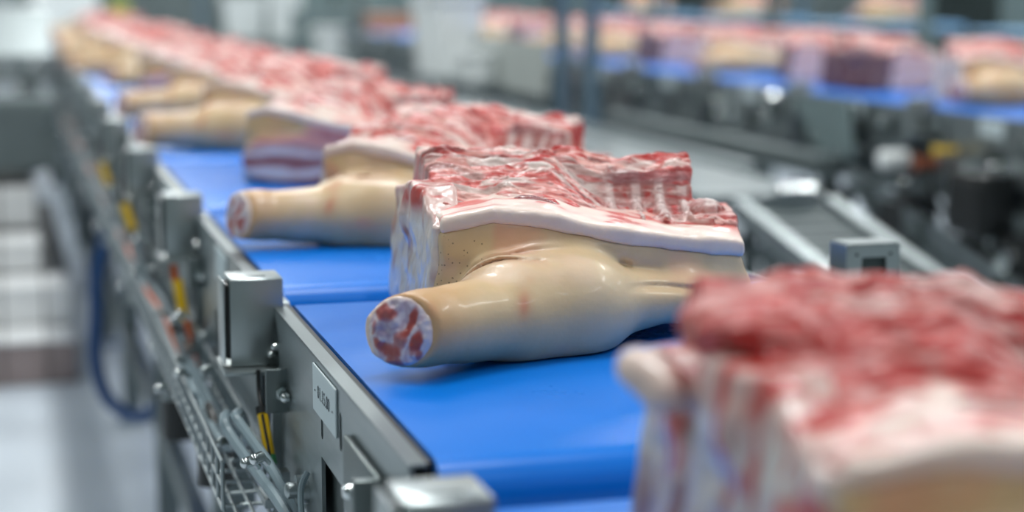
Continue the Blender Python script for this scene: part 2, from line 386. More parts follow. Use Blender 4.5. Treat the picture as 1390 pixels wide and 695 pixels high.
    # ---- left cut face: membranes, lean and fat
    lo, hi = (-0.185, -0.10, -0.01), (-0.045, 0.26, 0.19)
    p, hh = grid(lo, hi, hf); r, d, z = p
    lf = left(r, d, z)
    ztop = itp(d, [-0.08, -0.05, 0.0, 0.03, 0.09, 0.13, 0.24], [0.124, 0.130, 0.140, 0.157, 0.158, 0.145, 0.135])
    thick = 0.006 + 0.010*(fnoise(r*8, d*30, z*14, seed+31, 3)-0.35) + 0.010*sstep(0.08, 0.12, z)*sstep(0.02, 0.05, d)*sstep(0.14, 0.09, d)
    s = smax(smax(lf - thick, -lf-0.03, 0.004), smax(smax(z - ztop, 0.002-z, 0.004), smax(-0.068-d, d-0.238, 0.006), 0.005), 0.006)
    s = s + 0.006*(fnoise(r*50, d*50, z*50, seed+33, 2)-0.5)
    if knob: s = smin(s, smin(ell(p, (-0.152, 0.150, 0.136), (0.015, 0.020, 0.013)), ell(p, (-0.138, 0.14, 0.126), (0.016, 0.024, 0.016)), 0.01), 0.012)
    s = chopped(s, p)
    V, F = nets(s, lo, hf); r, d, z = V.T
    n = fnoise(r*10, d*34, z*11, seed+35, 3); n2 = fnoise(r*30, d*60, z*22, seed+37, 3)
    c = base(len(V), (228, 216, 208)); blend(c, sstep(0.52, 0.62, n)*(0.55 if knob else 1.0), (176, 122, 116)); blend(c, sstep(0.62, 0.74, n)*0.7, (150, 86, 84))
    if pale: c[:, :3] = np.array(srgb(112, 76, 86))[:3]  # dark lean of the side, its shade also put into the colour
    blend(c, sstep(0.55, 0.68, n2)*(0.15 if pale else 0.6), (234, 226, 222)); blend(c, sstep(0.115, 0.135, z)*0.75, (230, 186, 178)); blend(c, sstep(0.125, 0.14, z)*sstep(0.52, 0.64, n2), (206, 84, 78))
    kn = sstep(-0.130, -0.138, r)*sstep(0.11, 0.118, z)*sstep(0.11, 0.12, d)
    if knob: blend(c, sstep(0.63, 0.69, n2)*sstep(0.05, 0.08, z), (200, 60, 52)); blend(c, kn, (238, 212, 200))
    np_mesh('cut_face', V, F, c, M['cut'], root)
    # ---- red top with its ridges and the rib wall at the far right
    lo, hi = (-0.135, -0.06, 0.085), (0.27, 0.25, 0.20); hm = max(h*0.85, 0.0019)
    p, hh = grid(lo, hi, hm); r, d, z = p
    wgt = sstep(0.03, 0.12, r); wall = 0.148 + 0.010*(fnoise(r*30, r*0, r*0, seed+40, 2)-0.5)
    lft = 0.138 + 0.042*sstep(-0.02, 0.19, d); rgt = 0.110 + 0.042*sstep(wall-0.010, wall+0.012, d) + 0.012*sstep(0.15, 0.21, d) + 0.006*sstep(0.05, 0.13, d)
    top = lft*(1-wgt) + rgt*wgt
    warp = 0.05*(fnoise(r*9, d*9, r*0, seed+46, 2)-0.5)
    rid = 1 - np.abs(2*fnoise(r*16, (d+warp*0.35)*66, z*8, seed+41, 3)-1); mid = fnoise(r*48, (d+warp*0.35)*85, z*60, seed+49, 3)-0.5
    fine = fnoise(r*34, (d+warp*0.35)*150, z*70, seed+43, 3)-0.5
    lump = fnoise(r*26, d*30, z*20, seed+45, 2)-0.5
    top = top + 0.019*(rid-0.72) + 0.009*fine + 0.014*lump*(1-0.5*wgt) + 0.006*mid
    dm = itp(r, [-0.13, -0.09, -0.03, 0.03, 0.12, 0.27], [0.035, 0.012, -0.020, -0.018, 0.030, 0.10])
    ribs = 0.006*np.maximum(0, np.sin(r*2*math.pi/0.027 + 5*(fnoise(r*22, d*0, z*14, seed+47, 2)-0.5)))*sstep(0.08, 0.12, r)*sstep(0.165, 0.14, d)*sstep(0.112, 0.122, z)
    s = smax(z-top-ribs*0.4, dm + 0.006*fine - d, 0.006)
    s = smax(s, smax(d - 0.218 - 0.01*lump, 0.09-z, 0.006), 0.006)
    rr = np.where(z > 0.117, 0.206, 0.252) + 0.004*lump
    s = smax(s, smax(r-rr, left(r, d, z)+0.008, 0.005), 0.005)*0.8
    s = s - ribs*0.7 - 0.004*mid*wgt
    s = smin(s, ell(p, (0.218, 0.128, 0.119), (0.020, 0.024, 0.013)) + 0.010*fine, 0.008)
    s = smax(s, -ell(p, (-0.082, 0.062, 0.150), (0.016, 0.014, 0.006)), 0.003)
    if knob: s = smin(s, ell(p, (-0.09, 0.12, 0.168), (0.04, 0.05, 0.02)) + 0.01*fine, 0.015)
    s = chopped(s, p)
    V, F = nets(s, lo, hm); r, d, z = V.T
    warp = 0.05*(fnoise(r*9, d*9, r*0, seed+46, 2)-0.5); dd = d+warp*0.35
    a = fnoise(r*13, dd*75, z*30, seed+51, 3); b = fnoise(r*18, dd*100, z*45, seed+53, 3); e = fnoise(r*24, dd*60, z*40, seed+55, 3); g = fnoise(r*7, d*12, z*7, seed+57, 2)
    c = base(len(V), (216, 104, 98))
    blend(c, sstep(0.48, 0.57, a), (234, 176, 166)); blend(c, sstep(0.52, 0.62, b)*0.85, (236, 220, 212)); blend(c, sstep(0.56, 0.66, e), (196, 52, 48))
    blend(c, sstep(0.60, 0.68, fnoise(r*15, dd*80, z*30, seed+59, 3))*0.75, (124, 54, 54)); blend(c, sstep(0.60, 0.70, fnoise(r*15, dd*70, z*30, seed+61, 3))*0.7, (208, 196, 190))
    blend(c, sstep(0.55, 0.7, g)*0.35, (222, 60, 56))
    crease0 = sstep(0.055, 0.01, d-itp(r, [-0.13, -0.09, -0.03, 0.03, 0.12, 0.27], [0.035, 0.012, -0.020, -0.018, 0.030, 0.10]))
    crease = sstep(0.045, 0.005, d-itp(r, [-0.13, -0.09, -0.03, 0.03, 0.12, 0.27], [0.035, 0.012, -0.020, -0.018, 0.030, 0.10]))*sstep(0.0, 0.04, r)*sstep(0.15, 0.11, r)
    blend(c, crease*sstep(0.42, 0.52, b), (204, 40, 40)); blend(c, crease*sstep(0.56, 0.62, a), (236, 190, 184))
    wl = wgt_v = sstep(0.08, 0.12, r)*sstep(0.113, 0.120, z)*sstep(0.168, 0.150, d)
    st = np.sin(r*2*math.pi/0.027 + 5*(fnoise(r*22, d*0, z*14, seed+47, 2)-0.5))
    cw = base(len(V), (186, 132, 128)); blend(cw, sstep(0.0, 0.7, st)*0.9, (230, 208, 204)); blend(cw, sstep(0.5, 0.9, -st)*sstep(0.40, 0.5, e)*sstep(0.15, 0.13, z), (190, 40, 36)); blend(cw, sstep(0.142, 0.150, z)*0.8, (138, 84, 92))  # upper band of the wall painted purple-brown for its shade
    c = c*(1-wl[:, None]) + cw*wl[:, None]
    if knob: blend(c, 0.42*sstep(0.35, 0.6, g) + 0.12, (196, 46, 42)); blend(c, crease0*0.6, (206, 52, 46))
    fl = sstep(0.205, 0.212, r)*sstep(0.115, 0.108, z); blend(c, fl, (214, 150, 144)); blend(c, sstep(0.19, 0.2, r)*sstep(0.108, 0.113, z)*sstep(0.45, 0.55, b)*sstep(0.135, 0.12, z), (232, 188, 180))
    np_mesh('red_meat', V, F, c, M['meat'], root)
    # ---- a dark lobe of muscle showing in the groove
    m = MB(); m.ball((0, 0, 0), 1, 20, 14); o = m.build('dark_muscle', M['muscle'], root, True)
    o.location = (0.028, -0.002, 0.1385); o.scale = (0.029, 0.014, 0.010); o.rotation_euler = (0.1, 0.22, -0.25)
    # ---- sawn end of the shank
    if hock:
        lo, hi = (-0.16, -0.28, 0.0), (-0.05, -0.18, 0.10); hs = max(0.0013, h*0.55)
        p, hh = grid(lo, hi, hs); r, d, z = p
        ax = np.array([-0.71, -0.70, 0.02]); rel = (r-tc[0])*tn[0] + (d-tc[1])*tn[1] + (z-tc[2])*tn[2]
        ca = cone(p, (-0.140, -0.262, 0.049), (-0.085, -0.210, 0.047), 0.0332, 0.0335)
        bumps = fnoise(r*60, d*60, z*60, seed+71, 3)
        s = smax(smax(rel - 0.0035 - 0.010*(bumps-0.45) + ca*0.12, -rel-0.012, 0.002), ca, 0.006)
        V, F = nets(s, lo, hs); r, d, z = V.T
        uu = (r-tc[0])*0.93 - (d-tc[1])*0.36; vv = z - tc[2]
        n = fnoise(r*70, d*70, z*70, seed+73, 3)
        c = base(len(V), (220, 208, 214)); blend(c, sstep(0.45, 0.62, n), (190, 164, 182)); blend(c, sstep(0.56, 0.7, n)*0.7, (238, 230, 234))
        m1 = fnoise(r*42, d*42, z*42, seed+75, 3)-0.5; m2 = fnoise(r*42, d*42, z*42, seed+77, 3)-0.5
        uw, vw = uu + 0.022*m1, vv + 0.022*m2
        for (bu, bv, ru, rv, an, f_) in [(-0.013, 0.019, 0.009, 0.0065, 0.5, .9), (0.010, 0.011, 0.005, 0.012, 0.5, 1), (0.018, -0.006, 0.0065, 0.011, 0.6, 1), (0.020, -0.019, 0.004, 0.007, 0.3, .8), (0.001, -0.004, 0.006, 0.009, 0.3, .75), (-0.011, -0.014, 0.010, 0.007, 0.2, .9), (-0.006, -0.025, 0.007, 0.005, 0.0, .8), (-0.022, 0.004, 0.004, 0.008, 0.1, .6)]:
            x = (uw-bu)*math.cos(an) - (vw-bv)*math.sin(an); y = (uw-bu)*math.sin(an) + (vw-bv)*math.cos(an)
            k = (x/ru)**2 + (y/rv)**2 + 1.6*(n-0.5)
            blend(c, sstep(1.6, 0.5, k)*f_, (178, 84, 78)); blend(c, sstep(0.6, 0.1, k)*0.4*f_, (150, 58, 56))
        k = ((uu+0.013)/0.013)**2 + ((vv-0.004)/0.010)**2; blend(c, sstep(1.2, 0.5, k)*0.55, (136, 122, 160))
        blend(c, sstep(0.030, 0.034, np.sqrt(uu**2 + vv**2)), (232, 208, 194))
        np_mesh('sawn_shank_end', V, F, c, M['cut'], root)
    return root
M['muscle'] = mat('dark_muscle', srgb(132, 44, 44), 0.25, 0, 0.35, 60, 0.2, 80, coat=0.4)

# ================================================================ the hall
def slab(name, x0, x1, y0, y1, z0, z1, m): return struct(MB().box(x0, x1, y0, y1, z0, z1).build(name, m))
slab('floor', -6, 12, -4, 30, -0.1, 0, M['floor'])
slab('ceiling', -6, 12, -4, 30, 4.6, 4.7, M['ceiling'])
slab('wall_left', -6.1, -6, -4, 30, 0, 4.6, M['wall']); slab('wall_right', 12, 12.1, -4, 30, 0, 4.6, M['wall'])
slab('wall_back', -6, 12, 30, 30.1, 0, 4.6, M['wall']); slab('wall_front', -6, 12, -4.1, -4, 0, 4.6, M['wall'])

# ================================================================ conveyor bays
PITCH = 0.87
def make_bay(name, detail=True):
    """one driven bay of the conveyor; origin at belt height, x = 0 at the left belt edge, y = 0 at its near end"""
    root = bpy.data.objects.new(name, None); C.objects.link(root); root.empty_display_size = 0.05; root['category'] = 'conveyor'
    W = 0.60
    # belt: a closed loop round two nose bars
    pr = []; R0 = 0.03; y0, y1 = 0.004, 0.775
    for k in range(9): a = math.pi/2 + math.pi*k/8; pr.append((y0+R0+R0*math.cos(a), -R0+R0*math.sin(a)))
    for k in range(9): a = -math.pi/2 + math.pi*k/8; pr.append((y1-R0+R0*math.cos(a), -R0+R0*math.sin(a)))
    MB().prism(pr, [], 'X', 0.0, W).build('belt', M['blue'], root, True)
    MB().box(-0.0085, -0.001, 0.03, 0.775, -0.034, -0.004).build('edge_strip', M['black'], root)  # dark of the recess between belt and plate, put in as a black strip
    # left side plate with its slots and window, top edge folded in
    def slot(yc, zc, w, hgt, n=6):
        P = []
        for k in range(n+1): a = math.pi*k/n; P.append((yc + w*math.cos(a), zc+hgt/2 - w + w*math.sin(a)))
        for k in range(n+1): a = math.pi + math.pi*k/n; P.append((yc + w*math.cos(a), zc-hgt/2 + w + w*math.sin(a)))
        return P
    holes = [slot(0.418, -0.060, 0.006, 0.038), slot(0.313, -0.046, 0.006, 0.038), [(0.30, -0.098), (0.425, -0.098), (0.425, -0.160), (0.30, -0.160)]]
    sp = MB().prism([(0.015, -0.002), (0.745, -0.002), (0.71, -0.03), (0.70, -0.185), (0.015, -0.185)], holes, 'X', -0.024, -0.020)
    sp.box(-0.024, -0.009, 0.015, 0.745, -0.003, -0.0005).build('side_plate', M['steel'], root)
    side = root.children[-1] if root.children else None
    side = [o for o in C.objects if o.parent == root and o.name.startswith('side_plate')][-1]
    MB().box(-0.012, -0.010, 0.03, PITCH-0.03, -0.185, -0.036).build('inner_panel', M['deep_steel'], root)
    lp = MB().box(-0.0265, -0.0245, 0.327, 0.457, -0.056, -0.008, 0.0006).build('label_plate', M['label'], side)
    MB().box(-0.052, -0.024, 0.10, 0.112, -0.105, -0.035, 0.002).box(-0.032, -0.024, 0.10, 0.26, -0.105, -0.035, 0.002).build('mounting_block', M['dark_steel'], root, True)
    mb = MB(); mb.cyl((-0.032, 0.160, -0.060), (-0.046, 0.160, -0.060), 0.0075).cyl((-0.046, 0.160, -0.060), (-0.050, 0.160, -0.060), 0.0075, 0.005).build('bolt', M['shiny'], root, True)
    # sensor cover: a bent hood over a base with a gap down its left edge
    cv = MB().box(-0.0755, -0.0135, 0.738, 0.742, -0.068, 0.0335, 0.0015)
    cv.box(-0.0755, -0.0135, 0.739, 0.80, 0.0300, 0.0345, 0.002).box(-0.017, -0.0135, 0.739, 0.80, -0.066, 0.033, 0.001).box(-0.070, -0.018, 0.796, 0.80, -0.066, 0.031, 0.001)
    cv.box(-0.0825, -0.0805, 0.742, 0.80, -0.066, 0.031, 0.0006)
    cover = cv.build('sensor_cover', M['satin'], root, True)
    MB().box(-0.059, -0.032, 0.752, 0.757, 0.0343, 0.0351).build('slit', M['black'], cover)
    MB().box(-0.0800, -0.020, 0.746, 0.79, -0.060, 0.027, 0.002).build('sensor_body', M['black_plastic'], root, True)  # black body reaches into the left gap to stand for its shadow
    # its bracket: a shelf, an upturned tab with two bolts, a hanging plate with a bolt
    sb = MB().box(-0.086, -0.012, 0.715, 0.81, -0.0745, -0.0690, 0.002)
    sb.prism([(0.665, -0.074), (0.81, -0.074), (0.81, -0.02), (0.80, -0.012), (0.70, -0.012), (0.675, -0.03), (0.665, -0.05)], [], 'X', -0.013, -0.009)
    br = sb.build('sensor_bracket', M['satin'], root, True)
    for yy, zz in ((0.705, -0.040), (0.735, -0.055)):
        MB().cyl((-0.014, yy, zz), (-0.020, yy, zz), 0.0075, n=6).cyl((-0.020, yy, zz), (-0.030, yy, zz), 0.0042, n=10).ball((-0.030, yy, zz), 0.0042, 8, 6).build('bolt', M['shiny'], br, True)
    MB().box(-0.048, -0.010, 0.650, 0.656, -0.105, -0.055, 0.001).build('hanger_plate', M['dark_steel'], root)
    MB().cyl((-0.030, 0.650, -0.082), (-0.030, 0.642, -0.082), 0.0085, n=6).cyl((-0.030, 0.642, -0.082), (-0.030, 0.624, -0.082), 0.006).ball((-0.030, 0.624, -0.082), 0.006, 10, 6).build('bolt', M['shiny'], root, True)
    MB().box(-0.012, 0.004, 0.800, 0.850, -0.05, -0.006, 0.002).build('end_block', M['satin'], root)
    # drive gear below the belt
    MB().cyl((0.02, 0.62, -0.085), (W-0.02, 0.62, -0.085), 0.040, n=20).build('drive_roller', M['dark_steel'], root, True)
    MB().cyl((-0.036, 0.52, -0.158), (-0.015, 0.52, -0.158), 0.016, n=14).cyl((-0.044, 0.52, -0.158), (-0.036, 0.52, -0.158), 0.009).ball((-0.044, 0.52, -0.158), 0.009, 12, 8, (0.5, 1, 1)).build('end_bearing', M['satin'], root, True)
    st = MB()
    st.box(-0.034, -0.024, 0.70, 0.716, -0.30, -0.10).box(-0.040, -0.030, 0.60, 0.62, -0.33, -0.16).box(-0.058, -0.030, 0.60, 0.66, -0.20, -0.19)
    st.build('hanger_strap', M['steel'], root)
    rq = random.Random(8)
    for q in range(7):
        xx, yq, zq = -0.06 - 0.06*rq.random(), 0.08 + 0.1*q + 0.05*rq.random(), -0.11 - 0.11*rq.random()
        MB().cyl((xx, yq, zq), (xx-0.008, yq-0.008, zq), 0.0062, n=10).cyl((xx+0.008, yq+0.01, zq-0.01), (xx, yq, zq), 0.004, n=8).ball((xx-0.008, yq-0.008, zq), 0.0062, 10, 6).build('fitting', M['shiny' if q % 3 else 'satin'], root, True)
    # right side
    MB().box(W+0.004, W+0.010, 0.01, PITCH-0.01, -0.185, 0.0, 0.001).build('far_side_plate', M['steel'], root)
    XB = 0.75
    MB().box(W+0.008, XB-0.012, 0.800, 0.822, -0.064, -0.056, 0.001).box(XB-0.034, XB+0.050, 0.774, 0.826, -0.066, -0.060, 0.001).build('reflector_arm', M['satin'], root)
    rb = MB().prism([(XB-0.032, -0.060), (XB-0.026, 0.038), (XB+0.042, 0.038), (XB+0.048, -0.060), (XB+0.030, -0.060), (XB+0.026, 0.022), (XB-0.008, 0.022), (XB-0.012, -0.060)], [], 'Y', 0.772, 0.776)
    rb.box(XB-0.026, XB+0.042, 0.772, 0.822, 0.036, 0.040, 0.001).prism([(0.772, -0.06), (0.772, 0.038), (0.822, 0.038), (0.828, -0.06)], [], 'X', XB-0.030, XB-0.027).prism([(0.772, -0.06), (0.772, 0.038), (0.822, 0.038), (0.828, -0.06)], [], 'X', XB+0.043, XB+0.046)
    ref = rb.build('reflector_bracket', M['satin'], root)
    MB().box(XB-0.010, XB+0.028, 0.779, 0.784, -0.05, 0.030).build('reflector', M['deep_steel'], ref)
    for xx, zz in ((XB-0.016, 0.026), (XB+0.032, 0.026)): MB().cyl((xx, 0.772, zz), (xx, 0.7705, zz), 0.002, n=8).build('rivet', M['black'], ref)
    return root, lp

NAMES1 = {-1: 'nearest bay of the blue conveyor, its blurred sensor cover at the bottom edge',
          0: 'blue conveyor bay under the sharp pork shoulder, white number label on its side',
          1: 'blue conveyor bay under the second pork shoulder, its shank end toward the left edge',
          2: 'blue conveyor bay under the pork shoulder with the big oval pink cut'}
EX = 0.316
ORD = ['first', 'second', 'third', 'fourth', 'fifth', 'sixth', 'seventh', 'eighth', 'ninth', 'tenth', 'eleventh', 'twelfth', 'thirteenth', 'fourteenth', 'fifteenth', 'sixteenth']
bays = []
b0, lp0 = make_bay('belt_conveyor_bay')
b0.location = (EX, 1.325, BZ); b0['label'] = NAMES1[0]; b0['group'] = 'bays of the near blue conveyor'
for k in list(range(-1, 0)) + list(range(1, 15)):
    c = copy_tree(b0); c.location = (EX, 1.325 + PITCH*k, BZ)
    if k == -1:
        for ch in c.children:
            if ch.name.startswith('sensor_'): ch.location.y -= 0.075
    c['label'] = NAMES1.get(k, 'blurred bay of the near blue conveyor, %s one counted from the viewer' % ORD[k+1])
# printed number on the label
fc = bpy.data.curves.new('label_text', 'FONT'); fc.body = '-  01.15.00  -'; fc.size = 0.0185; fc.align_x = 'CENTER'; fc.align_y = 'CENTER'; fc.extrude = 0.0001
fo = bpy.data.objects.new('label_text', fc); C.objects.link(fo); fc.materials.append(M['ink']); fo.parent = lp0
fo.location = (-0.0268, 0.392, -0.032); fo.rotation_euler = (math.pi/2, 0, -math.pi/2); fo.scale = (1.1, 1, 1)
lt = bpy.data.objects.new('printed_number', bpy.data.meshes.new_from_object(fo)); C.objects.link(lt); lt.parent = lp0
lt.location = fo.location; lt.rotation_euler = fo.rotation_euler; lt.scale = fo.scale; bpy.data.objects.remove(fo)

# ---- the frame that carries the bays
fr = thing('conveyor_frame', 'grey steel legs and rails carrying the near blue conveyor', 'frame', (0.70, 6.0, 0))
def child(mb, name, m, root, smooth=False):
    o = mb.build(name, m, root, smooth, off=(-root.location.x, -root.location.y, -root.location.z)); return o
for xx in (0.315, 0.87):
    child(MB().box(xx, xx+0.04, 0.3, 13.7, BZ-0.25, BZ-0.19, 0.004), 'rail', M['steel'], fr)
    child(MB().box(xx, xx+0.04, 0.3, 13.7, 0.26, 0.30, 0.004), 'lower_rail', M['dark_steel'], fr)
    for yy in (1.75, 2.98, 4.22, 5.46, 6.7, 7.94, 9.2, 10.4, 11.7, 12.9):
        leg = child(MB().box(xx-0.004, xx+0.048, yy-0.026, yy+0.026, 0.03, BZ-0.19, 0.005), 'leg', M['dark_steel'], fr)
        child(MB().cyl((xx+0.022, yy, 0.0), (xx+0.022, yy, 0.012), 0.045, n=16).cyl((xx+0.022, yy, 0.012), (xx+0.022, yy, 0.035), 0.012), 'foot', M['shiny'], fr)
for yy in (1.75, 2.98, 4.22, 5.46, 6.7, 7.94):
    child(MB().box(0.35, 0.87, yy-0.02, yy+0.02, BZ-0.245, BZ-0.20), 'cross_bar', M['dark_steel'], fr)
# ---- wire cable tray hung along the left side
tr = thing('cable_tray', 'long silver wire basket tray hanging below the sensor covers', 'cable tray', (0.25, 5.0, BZ-0.24))
w1 = MB()
prof = [(0.215, -0.150), (0.215, -0.205), (0.222, -0.215), (0.268, -0.215), (0.275, -0.205), (0.275, -0.165)]
for x_, z_ in prof[0:2] + [(0.232, -0.215), (0.25, -0.215)] + prof[3:] + [(0.215, -0.178)]:
    w1.cyl((x_, 1.95, BZ+z_), (x_, 9.6, BZ+z_), 0.0022, n=6)
child(w1, 'long_wire', M['steel'], tr, True)
w2 = MB(); yy = 1.95
while yy < 6.2:
    w2.tube([(x_, yy, BZ+z_) for x_, z_ in prof], 0.0024, 6, 1); yy += 0.05
o = child(w2, 'hoop_wire', M['steel'], tr, True); o['kind'] = 'stuff'
for yy in (2.62, 3.45, 4.28, 5.11, 5.94, 6.77):
    child(MB().box(0.205, 0.300, yy, yy+0.014, BZ-0.232, BZ-0.218).box(0.285, 0.300, yy, yy+0.014, BZ-0.232, BZ-0.10), 'tray_hanger', M['satin'], tr)
# ---- cables lying in the tray and hanging from the sensors
def cable(name, pts, r, m, label, cat='cable', n=8, s=6, group=None):
    o = MB().tube([(x, y, BZ+z) for x, y, z in pts], r, n, s).build(name, M[m], None, True); return tag(o, label, cat, group)
cable('grey_cable', [(0.277, 1.80, -0.200), (0.266, 1.86, -0.178), (0.250, 1.945, -0.160), (0.232, 2.008, -0.136), (0.2265, 2.026, -0.122), (0.236, 2.06, -0.124), (0.25, 2.12, -0.165), (0.248, 2.3, -0.2085), (0.25, 3.0, -0.2085)], 0.0062, 'grey_cable', 'grey cable looping down from the wire tray, outer left of the two loops')
cable('grey_cable', [(0.286, 1.82, -0.196), (0.275, 1.89, -0.172), (0.260, 1.955, -0.146), (0.2445, 2.015, -0.126), (0.240, 2.03, -0.119), (0.250, 2.06, -0.124), (0.262, 2.12, -0.17), (0.262, 2.3, -0.2085), (0.262, 3.0, -0.2085)], 0.0062, 'grey_cable', 'grey cable looping down from the wire tray, right one of the two loops')
cable('thin_cable', [(0.274, 1.74, -0.215), (0.276, 1.782, -0.168), (0.280, 1.808, -0.146), (0.288, 1.816, -0.132)], 0.0035, 'grey_cable', 'thin pale cable curving up beside the cut-out in the side plate')
t = thing('sensor_cable', 'black cable with a yellow sleeve hanging under the nearest sharp sensor cover', 'cable', (0.266, 2.01, BZ-0.09), 0, 'sleeved sensor cables')
child(MB().tube([(0.266, 2.021, BZ-0.064), (0.266, 2.019, BZ-0.087), (0.267, 2.004, BZ-0.107), (0.272, 1.974, BZ-0.157), (0.277, 1.945, BZ-0.176), (0.281, 1.92, BZ-0.19)], 0.0026), 'wire', M['black'], t, True)
sl = child(MB().cyl((0.2672, 2.003, BZ-0.110), (0.2715, 1.977, BZ-0.154), 0.0062, n=12), 'yellow_sleeve', M['yellow'], t, True)
child(MB().cyl((0.2661, 1.9945, BZ-0.110), (0.2706, 1.9710, BZ-0.152), 0.0016, n=6), 'black_stripe', M['black'], t)
child(MB().cyl((0.2667, 2.006, BZ-0.104), (0.2673, 2.002, BZ-0.111), 0.0072, n=10), 'sleeve_collar', M['black_plastic'], t, True)
child(MB().cyl((0.2715, 1.977, BZ-0.154), (0.2725, 1.971, BZ-0.163), 0.0064, n=10), 'sleeve_tip', M['green'], t, True)
child(MB().cyl((0.277, 1.944, BZ-0.170), (0.283, 1.915, BZ-0.193), 0.0085, n=14), 'plug', M['black_plastic'], t, True)
child(MB().cyl((0.283, 1.915, BZ-0.193), (0.2855, 1.903, BZ-0.202), 0.0092, n=12), 'gland_nut', M['shiny'], t, True)
t = thing('sensor_cable', 'orange cable with a yellow sleeve hanging under the second sensor cover', 'cable', (0.256, 2.95, BZ-0.09), 0, 'sleeved sensor cables')
child(MB().tube([(0.252, 2.93, BZ-0.07), (0.258, 2.92, BZ-0.13), (0.272, 2.90, BZ-0.18), (0.285, 2.885, BZ-0.235)], 0.0055), 'wire', M['orange'], t, True)
child(MB().cyl((0.2565, 2.915, BZ-0.100), (0.265, 2.905, BZ-0.165), 0.0085, n=10), 'yellow_sleeve', M['yellow'], t, True)
for i, (k, xo, cc) in enumerate([(2, -0.004, 'yellow'), (3, -0.006, 'yellow')]):
    yy = 1.325 + PITCH*(k+0.83); 
    t = thing('sensor_cable', ['black cable with a yellow sleeve hanging under the third sensor cover', 'black cable with a yellow sleeve hanging under the fourth sensor cover'][i], 'cable', (0.25, yy, BZ-0.09), 0, 'sleeved sensor cables')
    child(MB().tube([(0.225, yy, BZ-0.02), (0.225, yy-0.03, BZ-0.07), (0.245, yy-0.04, BZ-0.13), (0.28, yy-0.05, BZ-0.2)], 0.004), 'wire', M['black'], t, True)
    child(MB().cyl((0.226, yy-0.034, BZ-0.072), (0.242, yy-0.042, BZ-0.125), 0.0095, n=10), 'yellow_sleeve', M['yellow'], t, True)
R_ = random.Random(4)
for i, cc in enumerate(['black', 'grey_cable', 'orange', 'grey_cable', 'black']):
    pts = []; yy = 2.2 + 0.3*i
    while yy < 8.5: pts.append((0.232 + 0.008*i*0.9 + R_.uniform(-.006, .006), yy, -0.209 + 0.008*(i % 2) + R_.uniform(0, .01))); yy += 0.22
    cable('tray_cable', pts, 0.005, cc, ['black cable lying against the outer side of the wire tray', 'grey cable lying next to the outer black one in the wire tray', 'orange cable lying in the middle of the wire tray', 'grey cable right of the orange one in the wire tray', 'black cable lying on the conveyor side of the wire tray'][i], 'cable', 6, 2, 'cables in the wire tray')
cable('blue_hose', [(0.24, 4.56, -0.22), (0.205, 4.55, -0.33), (0.198, 4.54, -0.43), (0.192, 4.52, -0.56), (0.222, 4.50, -0.655), (0.286, 4.40, -0.675), (0.33, 4.34, -0.63), (0.40, 4.33, -0.52)], 0.017, 'blue_hose', 'thick blue hose hanging in a loop below the conveyor', 'hose', 10)
for i, (x, y, z, rr) in enumerate([(0.265, 2.97, -0.335, 0.038), (0.252, 2.36, -0.262, 0.026)]):
    t = thing('cable_gland', ['large black round plug hanging under the wire tray by the second sensor cover', 'smaller black round plug hanging under the wire tray near the grey cable loops'][i], 'plug', (x, y, BZ+z))
    child(MB().cyl((x, y, BZ+z-rr), (x, y, BZ+z+rr), rr*0.95, n=18).cyl((x, y, BZ+z+rr), (x, y, BZ+z+rr*1.5), rr*0.6), 'plug_body', M['black_plastic'], t, True)
    child(MB().tube([(x, y, BZ+z+rr*1.4), (x, y+0.02, BZ+z+rr*2.2), (x, y+0.08, BZ-0.2)], rr*0.25), 'lead', M['black'], t, True)
    child(MB().ball((x, y, BZ+z-rr), rr*0.45, 12, 8, (1, 1, .4)), 'screw_cap', M['satin'], t, True)
# pneumatic valves clamped under the rail, all down the line
proto = None
for k in range(9):
    y = 2.45 + PITCH*k
    if proto is None:
        proto = thing('valve_block', '', 'valve', (0.29, y, BZ-0.30), 0, 'valve blocks under the conveyor rail')
        MB().box(-0.03, 0.02, -0.05, 0.05, -0.04, 0.04, 0.004).build('valve_body', M['dark_steel'], proto, True)
        for q in (-0.03, 0.0, 0.03):
            MB().cyl((-0.03, q, 0.01), (-0.048, q, 0.01), 0.009, n=12).ball((-0.048, q, 0.01), 0.009, 10, 6, (0.6, 1, 1)).build('fitting', M['shiny'], proto, True)
        v = proto
    else: v = copy_tree(proto)
    v.location = (0.29, y, BZ-0.30)
    v['label'] = '%s steel valve block under the near conveyor, counted from the viewer' % ORD[k]

# ================================================================ pork shoulders on the near conveyor
fx, fy = math.sin(YAW), math.cos(YAW)
O1 = Vector((1.9*fx, 1.9*fy, BZ))
GH = 'pork shoulders on the near conveyor'
A = make_shoulder(3, 0.0023); A.location = O1; A.rotation_euler = (0, 0, -YAW)
A['label'] = 'sharply focused pork shoulder with a sawn shank end and ribs on top'; A['group'] = GH
B = make_shoulder(17, 0.0034, knob=True); B.location = O1 + Vector((-0.030, -0.98, 0)); B.rotation_euler = (0, 0, -YAW + math.radians(2))
B['label'] = 'large blurred pork shoulder at the right bottom corner, nearest to the viewer'; B['group'] = GH
D = make_shoulder(29, 0.0034); D.rotation_euler = (0, 0, -YAW - math.radians(32))
D['label'] = 'second pork shoulder, plump pale shank pointing left, behind the sharp one'; D['group'] = GH
D.location = O1 + Vector((0.04, 0.80, 0))
E_ = make_shoulder(41, 0.0038, chop=((0.07, -0.06, 0.1), (0.45, -0.89, 0.0)), hock=False); E_.rotation_euler = (0, 0, -YAW - math.radians(38))
E_['label'] = 'pork shoulder with a big oval pink cut facing the viewer, behind the second one'; E_['group'] = GH
E_.location = O1 + Vector((0.03, 1.60, 0))
R_ = random.Random(11)
